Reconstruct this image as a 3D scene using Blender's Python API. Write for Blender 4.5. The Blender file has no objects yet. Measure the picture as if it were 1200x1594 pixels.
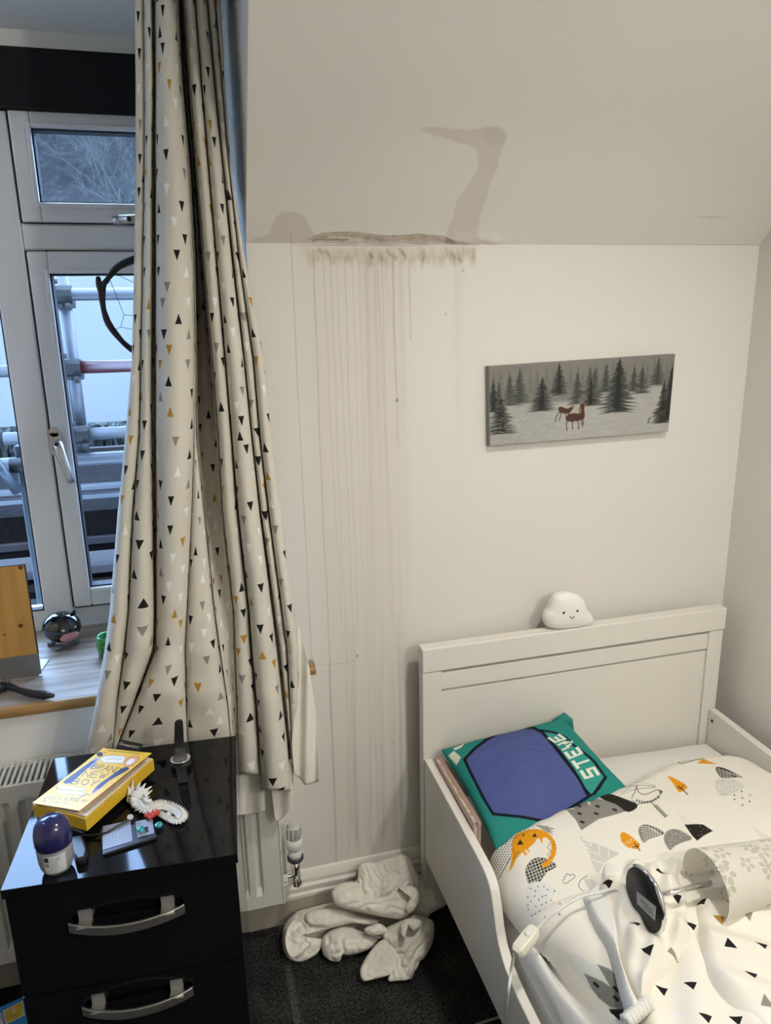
import bpy, bmesh, math, random, base64
import numpy as np
from mathutils import Vector, Matrix, noise
random.seed(7)
D = bpy.data; SC = bpy.context.scene; COL = SC.collection
PI = math.pi

# ------------------------------------------------------------------ camera
FPX = 1149.3; YAW, PIT, ROL = .26165, .25745, -.020512
CAM = Vector((0, -1.73, 1.62))
FW = Vector((math.sin(YAW)*math.cos(PIT), math.cos(YAW)*math.cos(PIT), -math.sin(PIT)))
_r = Vector((math.cos(YAW), -math.sin(YAW), 0)); _u = _r.cross(FW)
RT = _r*math.cos(ROL)+_u*math.sin(ROL); UP = -_r*math.sin(ROL)+_u*math.cos(ROL)
cd = D.cameras.new('camera'); cam = D.objects.new('camera', cd); COL.objects.link(cam)
cd.sensor_fit = 'VERTICAL'; cd.sensor_height = 36; cd.lens = FPX/1594*36
cd.clip_start = .02; cd.clip_end = 200
cam.matrix_world = Matrix(((RT.x, UP.x, -FW.x, CAM.x), (RT.y, UP.y, -FW.y, CAM.y), (RT.z, UP.z, -FW.z, CAM.z), (0, 0, 0, 1)))
SC.camera = cam
# measuring helpers: where the sight line through a photo pixel meets a plane
def ray(x, y): return RT*((x-600)/FPX)-UP*((y-797)/FPX)+FW
def onY(x, y, Y): d = ray(x, y); return CAM+d*((Y-CAM.y)/d.y)
def onX(x, y, X): d = ray(x, y); return CAM+d*((X-CAM.x)/d.x)
def onZ(x, y, Z): d = ray(x, y); return CAM+d*((Z-CAM.z)/d.z)
_R = np.array(RT); _U = np.array(UP); _F = np.array(FW); _C = np.array(CAM)
def pix(P):
    P = np.asarray(P, float)-_C; z = P@_F
    return 600+FPX*(P@_R)/z, 797-FPX*(P@_U)/z

# ------------------------------------------------------------------ light
SC.view_settings.view_transform = 'Standard'; SC.view_settings.look = 'None'
SC.view_settings.gamma = 1; SC.view_settings.use_curve_mapping = False
SC.view_settings.exposure = 0.0
w = D.worlds.new('overcast_sky'); SC.world = w; w.use_nodes = True
wn = w.node_tree; bg = wn.nodes['Background']
tc = wn.nodes.new('ShaderNodeTexCoord'); sp = wn.nodes.new('ShaderNodeSeparateXYZ'); cr = wn.nodes.new('ShaderNodeValToRGB')
wn.links.new(tc.outputs['Generated'], sp.inputs[0]); wn.links.new(sp.outputs[2], cr.inputs[0]); wn.links.new(cr.outputs[0], bg.inputs[0])
cr.color_ramp.elements[0].color = (.41, .62, .97, 1); cr.color_ramp.elements[1].color = (.43, .64, .98, 1)
bg.inputs[1].default_value = 22
def lamp(name, typ, loc, energy, color, **k):
    l = D.lights.new(name, typ); l.energy = energy; l.color = color
    for a, b in k.items(): setattr(l, a, b)
    o = D.objects.new(name, l); o.location = loc; COL.objects.link(o); return o
# the ceiling downlight of the room (above and behind the camera's view)
lamp('ceiling_downlight', 'AREA', (.80, -1.02, 2.24), 9.5, (1, .975, .93), shape='DISK', size=.11, spread=2.6)
lamp('pendant_bulb', 'POINT', (1.22, -2.3, 2.02), 37, (1, .975, .93), shadow_soft_size=.05)

# ------------------------------------------------------------------ materials
def mat(name, col, rough=.6, metal=0, spec=.5, bump=None, nstr=0, nscale=8, coat=0, trans=0, sheen=0, emis=None, alpha=1, ior=None):
    m = D.materials.new(name); m.use_nodes = True; nt = m.node_tree; b = nt.nodes['Principled BSDF']
    c = tuple(col)+(1,)
    b.inputs['Base Color'].default_value = c; b.inputs['Roughness'].default_value = rough; b.inputs['Metallic'].default_value = metal
    b.inputs['Specular IOR Level'].default_value = spec; b.inputs['Coat Weight'].default_value = coat
    b.inputs['Transmission Weight'].default_value = trans; b.inputs['Sheen Weight'].default_value = sheen
    b.inputs['Alpha'].default_value = alpha
    if ior: b.inputs['IOR'].default_value = ior
    L = nt.links
    if nstr or bump:
        t = nt.nodes.new('ShaderNodeTexCoord')
    if nstr:
        n = nt.nodes.new('ShaderNodeTexNoise'); n.inputs['Scale'].default_value = nscale; n.inputs['Detail'].default_value = 4
        L.new(t.outputs['Object'], n.inputs['Vector'])
        mx = nt.nodes.new('ShaderNodeMix'); mx.data_type = 'RGBA'
        mx.inputs[6].default_value = tuple(max(0, x*(1-nstr)) for x in col)+(1,); mx.inputs[7].default_value = tuple(min(1, x*(1+nstr)) for x in col)+(1,)
        L.new(n.outputs[0], mx.inputs[0]); L.new(mx.outputs[2], b.inputs['Base Color'])
    if bump:
        n = nt.nodes.new('ShaderNodeTexNoise'); n.inputs['Scale'].default_value = bump[0]; n.inputs['Detail'].default_value = 5
        L.new(t.outputs['Object'], n.inputs['Vector'])
        bp = nt.nodes.new('ShaderNodeBump'); bp.inputs['Strength'].default_value = bump[1]; bp.inputs['Distance'].default_value = bump[2] if len(bump) > 2 else .01
        L.new(n.outputs[0], bp.inputs['Height']); L.new(bp.outputs[0], b.inputs['Normal'])
    return m
def nmath(nt, op, a, b=None, c=None):
    n = nt.nodes.new('ShaderNodeMath'); n.operation = op
    for i, v in enumerate((a, b, c)):
        if v is None: continue
        if isinstance(v, (int, float)): n.inputs[i].default_value = v
        else: nt.links.new(v, n.inputs[i])
    return n.outputs[0]
def colmat(name, rough=.7, bump=None, spec=.4, coat=0, sheen=0, base=None):
    """material whose colour is the printed colour attribute 'Col'"""
    m = mat(name, (.8, .8, .8), rough, spec=spec, bump=bump, coat=coat, sheen=sheen); nt = m.node_tree
    a = nt.nodes.new('ShaderNodeAttribute'); a.attribute_name = 'Col'
    nt.links.new(a.outputs['Color'], nt.nodes['Principled BSDF'].inputs['Base Color'])
    return m
def trifabric(name, base, cw, ch, tw, th, rough=.85, blacks=.50):
    """cloth with staggered little triangles in black, grey, white and mustard, in UV metres"""
    m = mat(name, base, rough, spec=.25, bump=(900, .15, .001)); nt = m.node_tree; L = nt.links; b = nt.nodes['Principled BSDF']
    uv = nt.nodes.new('ShaderNodeUVMap'); s = nt.nodes.new('ShaderNodeSeparateXYZ'); L.new(uv.outputs[0], s.inputs[0])
    V = nmath(nt, 'DIVIDE', s.outputs[1], ch); row = nmath(nt, 'FLOOR', V); fv = nmath(nt, 'SUBTRACT', V, row)
    off = nmath(nt, 'MULTIPLY', nmath(nt, 'MODULO', nmath(nt, 'ABSOLUTE', row), 2), .5)
    U = nmath(nt, 'ADD', nmath(nt, 'DIVIDE', s.outputs[0], cw), off); colm = nmath(nt, 'FLOOR', U); fu = nmath(nt, 'SUBTRACT', U, colm)
    cmb = nt.nodes.new('ShaderNodeCombineXYZ'); L.new(colm, cmb.inputs[0]); L.new(row, cmb.inputs[1]); cmb.inputs[2].default_value = 3.7
    wn_ = nt.nodes.new('ShaderNodeTexWhiteNoise'); wn_.noise_dimensions = '3D'; L.new(cmb.outputs[0], wn_.inputs['Vector'])
    sc_ = nt.nodes.new('ShaderNodeSeparateXYZ'); L.new(wn_.outputs['Color'], sc_.inputs[0])
    up = nmath(nt, 'GREATER_THAN', sc_.outputs[1], .30)
    jx = nmath(nt, 'MULTIPLY', nmath(nt, 'SUBTRACT', sc_.outputs[2], .5), .42)
    x = nmath(nt, 'MULTIPLY', nmath(nt, 'SUBTRACT', nmath(nt, 'SUBTRACT', fu, .5), jx), cw)
    y = nmath(nt, 'MULTIPLY', nmath(nt, 'SUBTRACT', fv, .5), ch)
    y = nmath(nt, 'MULTIPLY', y, nmath(nt, 'SUBTRACT', nmath(nt, 'MULTIPLY', up, 2), 1))
    yn = nmath(nt, 'ADD', nmath(nt, 'DIVIDE', y, th), .5)       # 0 base .. 1 tip
    half = nmath(nt, 'MULTIPLY', nmath(nt, 'SUBTRACT', 1, yn), tw/2)
    ins = nmath(nt, 'MULTIPLY', nmath(nt, 'MULTIPLY', nmath(nt, 'GREATER_THAN', yn, 0), nmath(nt, 'LESS_THAN', yn, 1)), nmath(nt, 'LESS_THAN', nmath(nt, 'ABSOLUTE', x), half))
    r = nt.nodes.new('ShaderNodeValToRGB'); r.color_ramp.interpolation = 'CONSTANT'; e = r.color_ramp.elements
    e[0].position = 0; e[0].color = (.012, .011, .010, 1); e[1].position = blacks; e[1].color = (.80, .79, .76, 1)
    n = e.new(blacks+.24); n.color = (.27, .25, .215, 1); n = e.new(blacks+.40); n.color = (.44, .24, .035, 1)
    L.new(wn_.outputs['Value'], r.inputs[0])
    mx = nt.nodes.new('ShaderNodeMix'); mx.data_type = 'RGBA'; L.new(ins, mx.inputs[0]); mx.inputs[6].default_value = tuple(base)+(1,)
    L.new(r.outputs[0], mx.inputs[7]); L.new(mx.outputs[2], b.inputs['Base Color'])
    return m
M = {}
M['plaster'] = mat('wall_paint', (.76, .73, .67), .75, spec=.25, nstr=.02, nscale=3, bump=(60, .12, .002))
M['plaster_print'] = colmat('stained_wall_paint', .75, spec=.25, bump=(60, .12, .002))
M['gloss_white'] = mat('white_gloss_paint', (.78, .75, .68), .35, spec=.4)
M['bed_white'] = mat('white_lacquered_wood', (.76, .73, .66), .42, spec=.4, bump=(14, .05, .002))
M['upvc'] = mat('white_upvc', (.72, .71, .70), .32, spec=.5)
M['rubber'] = mat('black_gasket', (.01, .01, .012), .6)
M['black_cloth'] = mat('black_blind_fabric', (.018, .018, .020), .9, spec=.1)
M['black_gloss'] = mat('black_gloss_laminate', (.006, .006, .007), .06, spec=.28)
M['black_matt'] = mat('black_matt_board', (.010, .010, .010), .45, spec=.35)
M['black_plastic'] = mat('black_plastic', (.012, .012, .013), .35)
M['brushed'] = mat('brushed_metal', (.62, .60, .57), .35, metal=1)
M['chrome'] = mat('chrome', (.8, .8, .8), .08, metal=1)
M['steel'] = mat('grey_steel', (.38, .38, .37), .4, metal=.8)
M['radiator'] = mat('radiator_enamel', (.74, .72, .66), .3, spec=.5)
M['galv'] = mat('galvanised_steel', (0.02721, 0.03216, 0.03711), .45, metal=.5, nstr=.25, nscale=25)
M['pole_white'] = mat('wet_scaffold_tube', (0.03563, 0.0374, 0.04096), .45, metal=0, nstr=.2, nscale=30)
M['pole_red'] = mat('red_scaffold_tube', (0.03735, 0.00632, 0.00632), .35, nstr=.25, nscale=30)
M['coupler'] = mat('dull_coupler_steel', (0.01069, 0.01069, 0.009263), .6, metal=.5, nstr=.4, nscale=60)

def wood(name, c1, c2, scale=(1, 14, 14), rough=.5, dark=None, coat=0, spec=.5):
    m = mat(name, c1, rough, coat=coat, spec=spec); nt = m.node_tree; L = nt.links
    t = nt.nodes.new('ShaderNodeTexCoord'); mp = nt.nodes.new('ShaderNodeMapping'); mp.inputs['Scale'].default_value = scale
    n = nt.nodes.new('ShaderNodeTexNoise'); n.inputs['Scale'].default_value = 2.2; n.inputs['Detail'].default_value = 6; n.inputs['Distortion'].default_value = .6
    r = nt.nodes.new('ShaderNodeValToRGB'); e = r.color_ramp.elements
    e[0].position = .3; e[0].color = tuple(c2)+(1,); e[1].position = .62; e[1].color = tuple(c1)+(1,)
    if dark: n2 = e.new(.36); n2.color = tuple(dark)+(1,); e[0].position = .32
    L.new(t.outputs['Object'], mp.inputs[0]); L.new(mp.outputs[0], n.inputs['Vector']); L.new(n.outputs[0], r.inputs[0]); L.new(r.outputs[0], nt.nodes['Principled BSDF'].inputs['Base Color'])
    return m
M['sill'] = wood('grey_oak_laminate', (.42, .34, .27), (.20, .145, .105), (1.2, 16, 16), .38)
M['sill_edge'] = wood('golden_oak_edge', (.42, .24, .085), (.26, .13, .04), (2, 30, 30), .35)
M['pine'] = wood('knotty_pine', (.56, .31, .085), (.42, .20, .045), (14, 14, 1.0), .4)
M['deck'] = wood('wet_grey_board', (0.01781, 0.01549, 0.01603), (0.0228, 0.0171, 0.01539), (1, 20, 20), .5, spec=.18)
M['deck_dark'] = wood('wet_brown_board', (0.009576, 0.006384, 0.004788), (0.0057, 0.00399, 0.00342), (1, 20, 20), .55, spec=.1)

# ------------------------------------------------------------------ mesh helpers
class MB:
    def __init__(s): s.v = []; s.f = []; s.sm = []
    def add(s, v, f, smooth=False):
        n = len(s.v); s.v += [tuple(p) for p in v]; s.f += [tuple(i+n for i in q) for q in f]; s.sm += [smooth]*len(f); return s
    def box(s, x0, x1, y0, y1, z0, z1):
        v = [(x, y, z) for z in (z0, z1) for y in (y0, y1) for x in (x0, x1)]
        return s.add(v, [(0, 2, 3, 1), (4, 5, 7, 6), (0, 1, 5, 4), (2, 6, 7, 3), (0, 4, 6, 2), (1, 3, 7, 5)])
    def prism(s, pts, d):
        """extrude the planar 3D outline by vector d"""
        n = len(pts); d = Vector(d); a = [Vector(p) for p in pts]
        v = a+[p+d for p in a]
        return s.add(v, [tuple(range(n))[::-1], tuple(range(n, 2*n))]+[(i, (i+1) % n, (i+1) % n+n, i+n) for i in range(n)])
    def tube(s, pts, r, n=12, cap=True, smooth=True, squash=None):
        pts = [Vector(p) for p in pts]; k = len(pts); rr = r if isinstance(r, (list, tuple)) else [r]*k
        t0 = (pts[1]-pts[0]).normalized(); nrm = t0.orthogonal().normalized(); vs = []
        for i, p in enumerate(pts):
            t = (pts[min(i+1, k-1)]-pts[max(i-1, 0)]).normalized()
            nrm = (nrm-t*nrm.dot(t)).normalized(); bn = t.cross(nrm)
            for j in range(n):
                a = 2*PI*j/n; vs.append(p+(nrm*math.cos(a)+bn*math.sin(a))*rr[i])
        fs = [(i*n+j, i*n+(j+1) % n, (i+1)*n+(j+1) % n, (i+1)*n+j) for i in range(k-1) for j in range(n)]
        s.add(vs, fs, smooth)
        if cap:
            b = len(s.v)-k*n; s.f += [tuple(b+j for j in range(n))[::-1], tuple(b+(k-1)*n+j for j in range(n))]; s.sm += [False, False]
        return s
    def lathe(s, prof, o=(0, 0, 0), ax=(0, 0, 1), n=32, cap=True, smooth=True):
        """prof: list of (radius, height)"""
        ax = Vector(ax).normalized(); e1 = ax.orthogonal().normalized(); e2 = ax.cross(e1); o = Vector(o); vs = []
        for r, h in prof:
            for j in range(n):
                a = 2*PI*j/n; vs.append(o+ax*h+(e1*math.cos(a)+e2*math.sin(a))*r)
        k = len(prof); b = len(s.v)
        s.add(vs, [(i*n+j, i*n+(j+1) % n, (i+1)*n+(j+1) % n, (i+1)*n+j) for i in range(k-1) for j in range(n)], smooth)
        if cap:
            s.f += [tuple(b+j for j in range(n))[::-1], tuple(b+(k-1)*n+j for j in range(n))]; s.sm += [False, False]
        return s
    def ball(s, c, r, n=16, m=10):
        r = r if isinstance(r, (tuple, list)) else (r, r, r); c = Vector(c); vs = []
        for i in range(m+1):
            a = PI*i/m
            for j in range(n):
                b = 2*PI*j/n; vs.append((c.x+r[0]*math.sin(a)*math.cos(b), c.y+r[1]*math.sin(a)*math.sin(b), c.z+r[2]*math.cos(a)))
        return s.add(vs, [(i*n+j, (i+1)*n+j, (i+1)*n+(j+1) % n, i*n+(j+1) % n) for i in range(m) for j in range(n)], True)
    def xf(s, mtx, start=0):
        for i in range(start, len(s.v)): s.v[i] = tuple(mtx@Vector(s.v[i]))
        return s
    def build(s, name, m, parent=None, bevel=0, loc=None):
        me = D.meshes.new(name); me.from_pydata(s.v, [], s.f); me.validate()
        if len(me.polygons) == len(s.sm): me.polygons.foreach_set('use_smooth', s.sm)
        me.materials.append(M[m] if isinstance(m, str) else m); me.update()
        bm = bmesh.new(); bm.from_mesh(me); bmesh.ops.recalc_face_normals(bm, faces=bm.faces); bm.to_mesh(me); bm.free()
        o = D.objects.new(name, me); COL.objects.link(o)
        if parent: put(o, parent)
        if bevel:
            b = o.modifiers.new('bevel', 'BEVEL'); b.width = bevel; b.segments = 2; b.limit_method = 'ANGLE'; b.angle_limit = .6
        return o
def put(o, parent):
    o.parent = parent; o.matrix_parent_inverse = Matrix.Translation(parent.location).inverted() if parent.type == 'EMPTY' and parent.parent is None else Matrix.Identity(4)
    if parent.parent is not None or parent.type != 'EMPTY': o.matrix_parent_inverse = Matrix.Identity(4)
    return o
def thing(name, label, cat, loc=(0, 0, 0), group=None):
    o = D.objects.new(name, None); COL.objects.link(o); o.location = loc; o.empty_display_size = .05
    o['label'] = label; o['category'] = cat
    if group: o['group'] = group
    return o
def tag(o, label, cat, group=None, kind=None):
    o['label'] = label; o['category'] = cat
    if group: o['group'] = group
    if kind: o['kind'] = kind
    return o
def struct(o): o['kind'] = 'structure'; return o

def gridmesh(name, P, m, col=None, uv=None, parent=None, smooth=True, flip=False, solid=0, back=None):
    """P: (ny,nx,3) array of points -> one grid mesh"""
    ny, nx = P.shape[:2]; me = D.meshes.new(name)
    idx = np.arange(ny*nx).reshape(ny, nx)
    q = np.stack([idx[:-1, :-1], idx[:-1, 1:], idx[1:, 1:], idx[1:, :-1]], -1).reshape(-1, 4)
    if flip: q = q[:, ::-1]
    me.vertices.add(ny*nx); me.vertices.foreach_set('co', P.reshape(-1).astype(np.float32))
    me.loops.add(q.size); me.loops.foreach_set('vertex_index', q.reshape(-1).astype(np.int32))
    me.polygons.add(len(q)); me.polygons.foreach_set('loop_start', (np.arange(len(q))*4).astype(np.int32)); me.polygons.foreach_set('loop_total', np.full(len(q), 4, np.int32))
    me.update(calc_edges=True)
    me.polygons.foreach_set('use_smooth', np.full(len(q), smooth, bool))
    if col is not None:
        a = me.color_attributes.new('Col', 'FLOAT_COLOR', 'POINT'); c = np.ones((ny*nx, 4), np.float32); c[:, :3] = col.reshape(-1, 3); a.data.foreach_set('color', c.reshape(-1))
    if uv is not None:
        l = me.uv_layers.new(name='UVMap'); l.data.foreach_set('uv', uv.reshape(-1, 2)[q.reshape(-1)].astype(np.float32).reshape(-1))
    me.materials.append(M[m] if isinstance(m, str) else m); me.validate()
    o = D.objects.new(name, me); COL.objects.link(o)
    if parent: put(o, parent)
    if solid:
        s = o.modifiers.new('thickness', 'SOLIDIFY'); s.thickness = solid; s.offset = -1
    return o
def srgb(r, g, b):
    f = lambda c: (c/255/12.92 if c/255 <= .04045 else ((c/255+.055)/1.055)**2.4)
    return (f(r), f(g), f(b))
class Paint:
    """prints flat shapes into a colour field given at coordinates U,V"""
    def __init__(s, U, V, base, aa=1.0):
        s.U = U; s.V = V; s.aa = aa; s.c = np.ones(U.shape+(3,))*np.array(base)
    def _blend(s, sl, cov, color):
        s.c[sl] = s.c[sl]*(1-cov[..., None])+np.array(color)*cov[..., None]
    def _box(s, x0, x1, y0, y1):
        m = (s.U > x0) & (s.U < x1) & (s.V > y0) & (s.V < y1)
        r = np.where(m.any(1))[0]; c = np.where(m.any(0))[0]
        if len(r) == 0 or len(c) == 0: return None
        return (slice(r[0], r[-1]+1), slice(c[0], c[-1]+1))
    def poly(s, pts, color, alpha=1, soft=None, mul=False):
        w = soft or s.aa; P = np.array(pts, float)
        sl = s._box(P[:, 0].min()-w, P[:, 0].max()+w, P[:, 1].min()-w, P[:, 1].max()+w)
        if sl is None: return
        u = s.U[sl]; v = s.V[sl]; ins = np.zeros(u.shape, bool); dmin = np.full(u.shape, 1e9)
        n = len(P)
        for i in range(n):
            ax, ay = P[i]; bx, by = P[(i+1) % n]
            if ay != by:
                c = ((ay > v) != (by > v)) & (u < (bx-ax)*(v-ay)/(by-ay)+ax); ins ^= c
            dx, dy = bx-ax, by-ay; L = dx*dx+dy*dy+1e-12
            t = np.clip(((u-ax)*dx+(v-ay)*dy)/L, 0, 1); dmin = np.minimum(dmin, np.hypot(u-ax-t*dx, v-ay-t*dy))
        sd = np.where(ins, -dmin, dmin); cov = np.clip(.5-sd/w, 0, 1)*alpha
        if mul: s.c[sl] *= 1-cov[..., None]*(1-np.array(color))
        else: s._blend(sl, cov, color)
    def line(s, pts, width, color, alpha=1, soft=None, mul=False):
        w = soft or s.aa; P = np.array(pts, float); h = width/2
        sl = s._box(P[:, 0].min()-w-h, P[:, 0].max()+w+h, P[:, 1].min()-w-h, P[:, 1].max()+w+h)
        if sl is None: return
        u = s.U[sl]; v = s.V[sl]; dmin = np.full(u.shape, 1e9)
        for i in range(len(P)-1):
            ax, ay = P[i]; bx, by = P[i+1]; dx, dy = bx-ax, by-ay; L = dx*dx+dy*dy+1e-12
            t = np.clip(((u-ax)*dx+(v-ay)*dy)/L, 0, 1); dmin = np.minimum(dmin, np.hypot(u-ax-t*dx, v-ay-t*dy))
        cov = np.clip(.5-(dmin-h)/w, 0, 1)*alpha
        if mul: s.c[sl] *= 1-cov[..., None]*(1-np.array(color))
        else: s._blend(sl, cov, color)
    def dot(s, x, y, r, color, alpha=1, soft=None, mul=False): s.line([(x, y), (x+1e-4, y)], 2*r, color, alpha, soft, mul)
def crom(pts, n=8, closed=False):
    """Catmull-Rom through points"""
    P = [np.array(p, float) for p in pts]; out = []; k = len(P)
    for i in range(k if closed else k-1):
        g = (lambda j: P[j % k]) if closed else (lambda j: P[min(max(j, 0), k-1)])
        a, b, c, d = g(i-1), g(i), g(i+1), g(i+2)
        for t in np.arange(n)/n: out.append(.5*((2*b)+(c-a)*t+(2*a-5*b+4*c-d)*t*t+(3*b-a-3*c+d)*t**3))
    if not closed: out.append(P[-1])
    return np.array(out)
def fbm(x, y, s, seed=0, oct=3):
    """cheap smooth noise on arrays"""
    r = np.random.RandomState(seed); o = np.zeros(np.shape(x)); a = 1; tot = 0
    for k in range(oct):
        for _ in range(5):
            th = r.rand()*PI*2; f = s*2**k*(.7+.6*r.rand())
            o = o+a*np.sin((np.cos(th)*x+np.sin(th)*y)*f+r.rand()*7)/5
        tot += a; a *= .5
    return o/tot
# ------------------------------------------------------------------ room shell
CZ = 2.29; XR = 1.50; XC = .16; XL = -1.75; YB = -3.3; ZJ = 1.784; SL = 1.10; YS = -(CZ-ZJ)/SL; ZSILL = .776; YW = .405
M['carpet'] = mat('charcoal_carpet', (.02, .02, .019), .95, spec=.1, bump=(350, .9, .006), nstr=.55, nscale=220)
def carpet_mat():
    m = D.materials.new('charcoal_carpet'); m.use_nodes = True; nt = m.node_tree; b = nt.nodes['Principled BSDF']; L = nt.links
    b.inputs['Roughness'].default_value = .95; b.inputs['Specular IOR Level'].default_value = .1
    t = nt.nodes.new('ShaderNodeTexCoord'); n = nt.nodes.new('ShaderNodeTexNoise'); n.inputs['Scale'].default_value = 160; n.inputs['Detail'].default_value = 3
    L.new(t.outputs['Object'], n.inputs['Vector']); r = nt.nodes.new('ShaderNodeValToRGB'); e = r.color_ramp.elements
    e[0].position = .35; e[0].color = (.010, .011, .012, 1); e[1].position = .72; e[1].color = (.075, .073, .068, 1); L.new(n.outputs[0], r.inputs[0])
    n2 = nt.nodes.new('ShaderNodeTexNoise'); n2.inputs['Scale'].default_value = 9; L.new(t.outputs['Object'], n2.inputs['Vector'])
    mx = nt.nodes.new('ShaderNodeMix'); mx.data_type = 'RGBA'; mx.blend_type = 'MULTIPLY'; mx.inputs[0].default_value = .8
    r2 = nt.nodes.new('ShaderNodeValToRGB'); r2.color_ramp.elements[0].position = .35; r2.color_ramp.elements[0].color = (.45, .45, .45, 1); r2.color_ramp.elements[1].position = .65
    L.new(n2.outputs[0], r2.inputs[0]); L.new(r.outputs[0], mx.inputs[6]); L.new(r2.outputs[0], mx.inputs[7])
    # worn pale line along the carpet join
    s = nt.nodes.new('ShaderNodeSeparateXYZ'); L.new(t.outputs['Object'], s.inputs[0])
    ln = nmath(nt, 'LESS_THAN', nmath(nt, 'ABSOLUTE', nmath(nt, 'SUBTRACT', s.outputs[0], .134)), .009)
    ln = nmath(nt, 'MULTIPLY', nmath(nt, 'MULTIPLY', ln, n.outputs[0]), .5)
    m2 = nt.nodes.new('ShaderNodeMix'); m2.data_type = 'RGBA'; L.new(ln, m2.inputs[0]); L.new(mx.outputs[2], m2.inputs[6]); m2.inputs[7].default_value = (.16, .15, .13, 1)
    L.new(m2.outputs[2], b.inputs['Base Color'])
    bp = nt.nodes.new('ShaderNodeBump'); bp.inputs['Strength'].default_value = .8; bp.inputs['Distance'].default_value = .004; L.new(n.outputs[0], bp.inputs['Height']); L.new(bp.outputs[0], b.inputs['Normal'])
    return m
M['carpet'] = carpet_mat()
struct(MB().box(XL-.1, XR+.1, YB-.1, .05, -.08, 0).build('floor', 'carpet'))
struct(MB().box(XL-.1, XR+.1, YB-.1, YS, CZ, CZ+.08).box(-1.3, XC, YS, .52, CZ, CZ+.08).build('ceiling', 'plaster'))
struct(MB().box(XR, XR+.08, YB-.1, .05, 0, CZ).build('wall_right', 'plaster'))
struct(MB().box(XL-.08, XL, YB-.1, .05, 0, CZ).build('wall_left', 'plaster'))
struct(MB().box(XL-.1, XR+.1, YB-.1, YB, 0, CZ).build('wall_front', 'plaster'))
# wall below the window and left of the recess, recess cheeks, wall above the window
M['wall_lightened'] = mat('lightened_wall_paint', (.88, .86, .80), .6)  # wall colour made paler in place of stronger light below the sill
lw = MB().box(-1.3, XC-.0005, -.018, .06, .15, ZSILL-.029).box(-1.3, XC-.0005, 0, .06, 0, .15).box(XL-.05, -1.3, 0, .06, 0, ZJ)  # wall below the sill stepped forward to shorten the sill's shadow
struct(lw.build('wall_window', 'wall_lightened'))
ck = MB().prism([(XC+.0005, 0.001, 0), (XC+.0005, 0.001, ZJ), (XC+.0005, YS, CZ+.02), (XC+.0005, .52, CZ+.02), (XC+.0005, .52, 0)], (.06, 0, 0))
ck.v = [(x, y+(.03 if x > XC+.02 and y < .01 else 0), z) for x, y, z in ck.v]
struct(ck.build('wall_cheek', 'plaster'))
struct(MB().box(-1.38, -1.3, .0, .52, 0, CZ).build('wall_cheek_left', 'plaster'))
struct(MB().box(-1.3, XC, YW+.06, YW+.12, 2.13, CZ).build('wall_lintel', 'plaster'))
sl = MB().prism([(XL, .0, ZJ), (XL, YS, CZ), (XL, YS+.06, CZ+.06), (XL, .06, ZJ+.06)], (-1.3-XL, 0, 0))
struct(sl.build('ceiling_slope_left', 'plaster'))

def dense(a, b, c, d, fine, coarse=.05):
    return np.unique(np.concatenate([np.arange(a, b, coarse), np.arange(b, c, fine), np.arange(c, d, coarse), [d]]))
WALL = np.array((.76, .73, .67))
# ---- back wall with the drip stains
def wxz(px, py): p = onY(px, py, 0); return (p.x, p.z)
xs = dense(XC, .18, .84, XR, .0016); zs = dense(0, .12, ZJ, ZJ, .0028)
Xg, Zg = np.meshgrid(xs, zs)
pt = Paint(Xg, Zg, WALL, aa=.0022)
pt.c *= (1+.012*fbm(Xg, Zg, 5, 3))[..., None]
# broad yellowish wash under the leak
pt.poly([wxz(*q) for q in [(470, 384), (640, 384), (632, 700), (628, 1000), (622, 1340), (520, 1345), (505, 1000), (480, 600)]], (.94, .925, .90), .75, .05, mul=True)
rs = random.Random(4)
def run(px0, py0, px1, py1, wpx, dark, wob=1.2, steps=26, soft=.0028, fade=None):
    a = wxz(px0, py0); b = wxz(px1, py1); k = rs.random()*9; P = []
    for i in range(steps+1):
        t = i/steps; x = a[0]+(b[0]-a[0])*t+wob*.0011*math.sin(t*7+k)+wob*.0006*math.sin(t*23+k*2); P.append((x, a[1]+(b[1]-a[1])*t))
    d = .60
    if fade is None: fade = (1, .8)
    for i in range(steps):
        t = i/steps; al = dark*.80*(fade[0]*(1-t)+fade[1]*t)*(.9+.12*math.sin(i*.8+k))
        a_, b_ = P[i], P[i+1]; hw = wpx*.00075+soft; m_ = (pt.V[:, 0] <= a_[1]) & (pt.V[:, 0] > b_[1]); r_ = np.where(m_)[0]
        if len(r_) == 0: continue
        c_ = np.where(np.abs(pt.U[0]-a_[0]) < hw*2+.004)[0]
        if len(c_) == 0: continue
        sl_ = (slice(r_[0], r_[-1]+1), slice(c_[0], c_[-1]+1)); tt_ = (a_[1]-pt.V[sl_])/(a_[1]-b_[1]); xx_ = a_[0]+(b_[0]-a_[0])*tt_
        cov = np.clip(.5-(np.abs(pt.U[sl_]-xx_)-wpx*.00075)/soft, 0, 1)*min(1, al); pt.c[sl_] *= 1-cov[..., None]*(1-np.array((.46, .43, .40)))
run(452.5, 372, 485, 1034, 1.3, .75, wob=.6)
run(486, 388, 513, 1032, 1.4, .80); run(513, 1032, 524, 1342, 3.2, .75, wob=.5, soft=.004)
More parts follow.
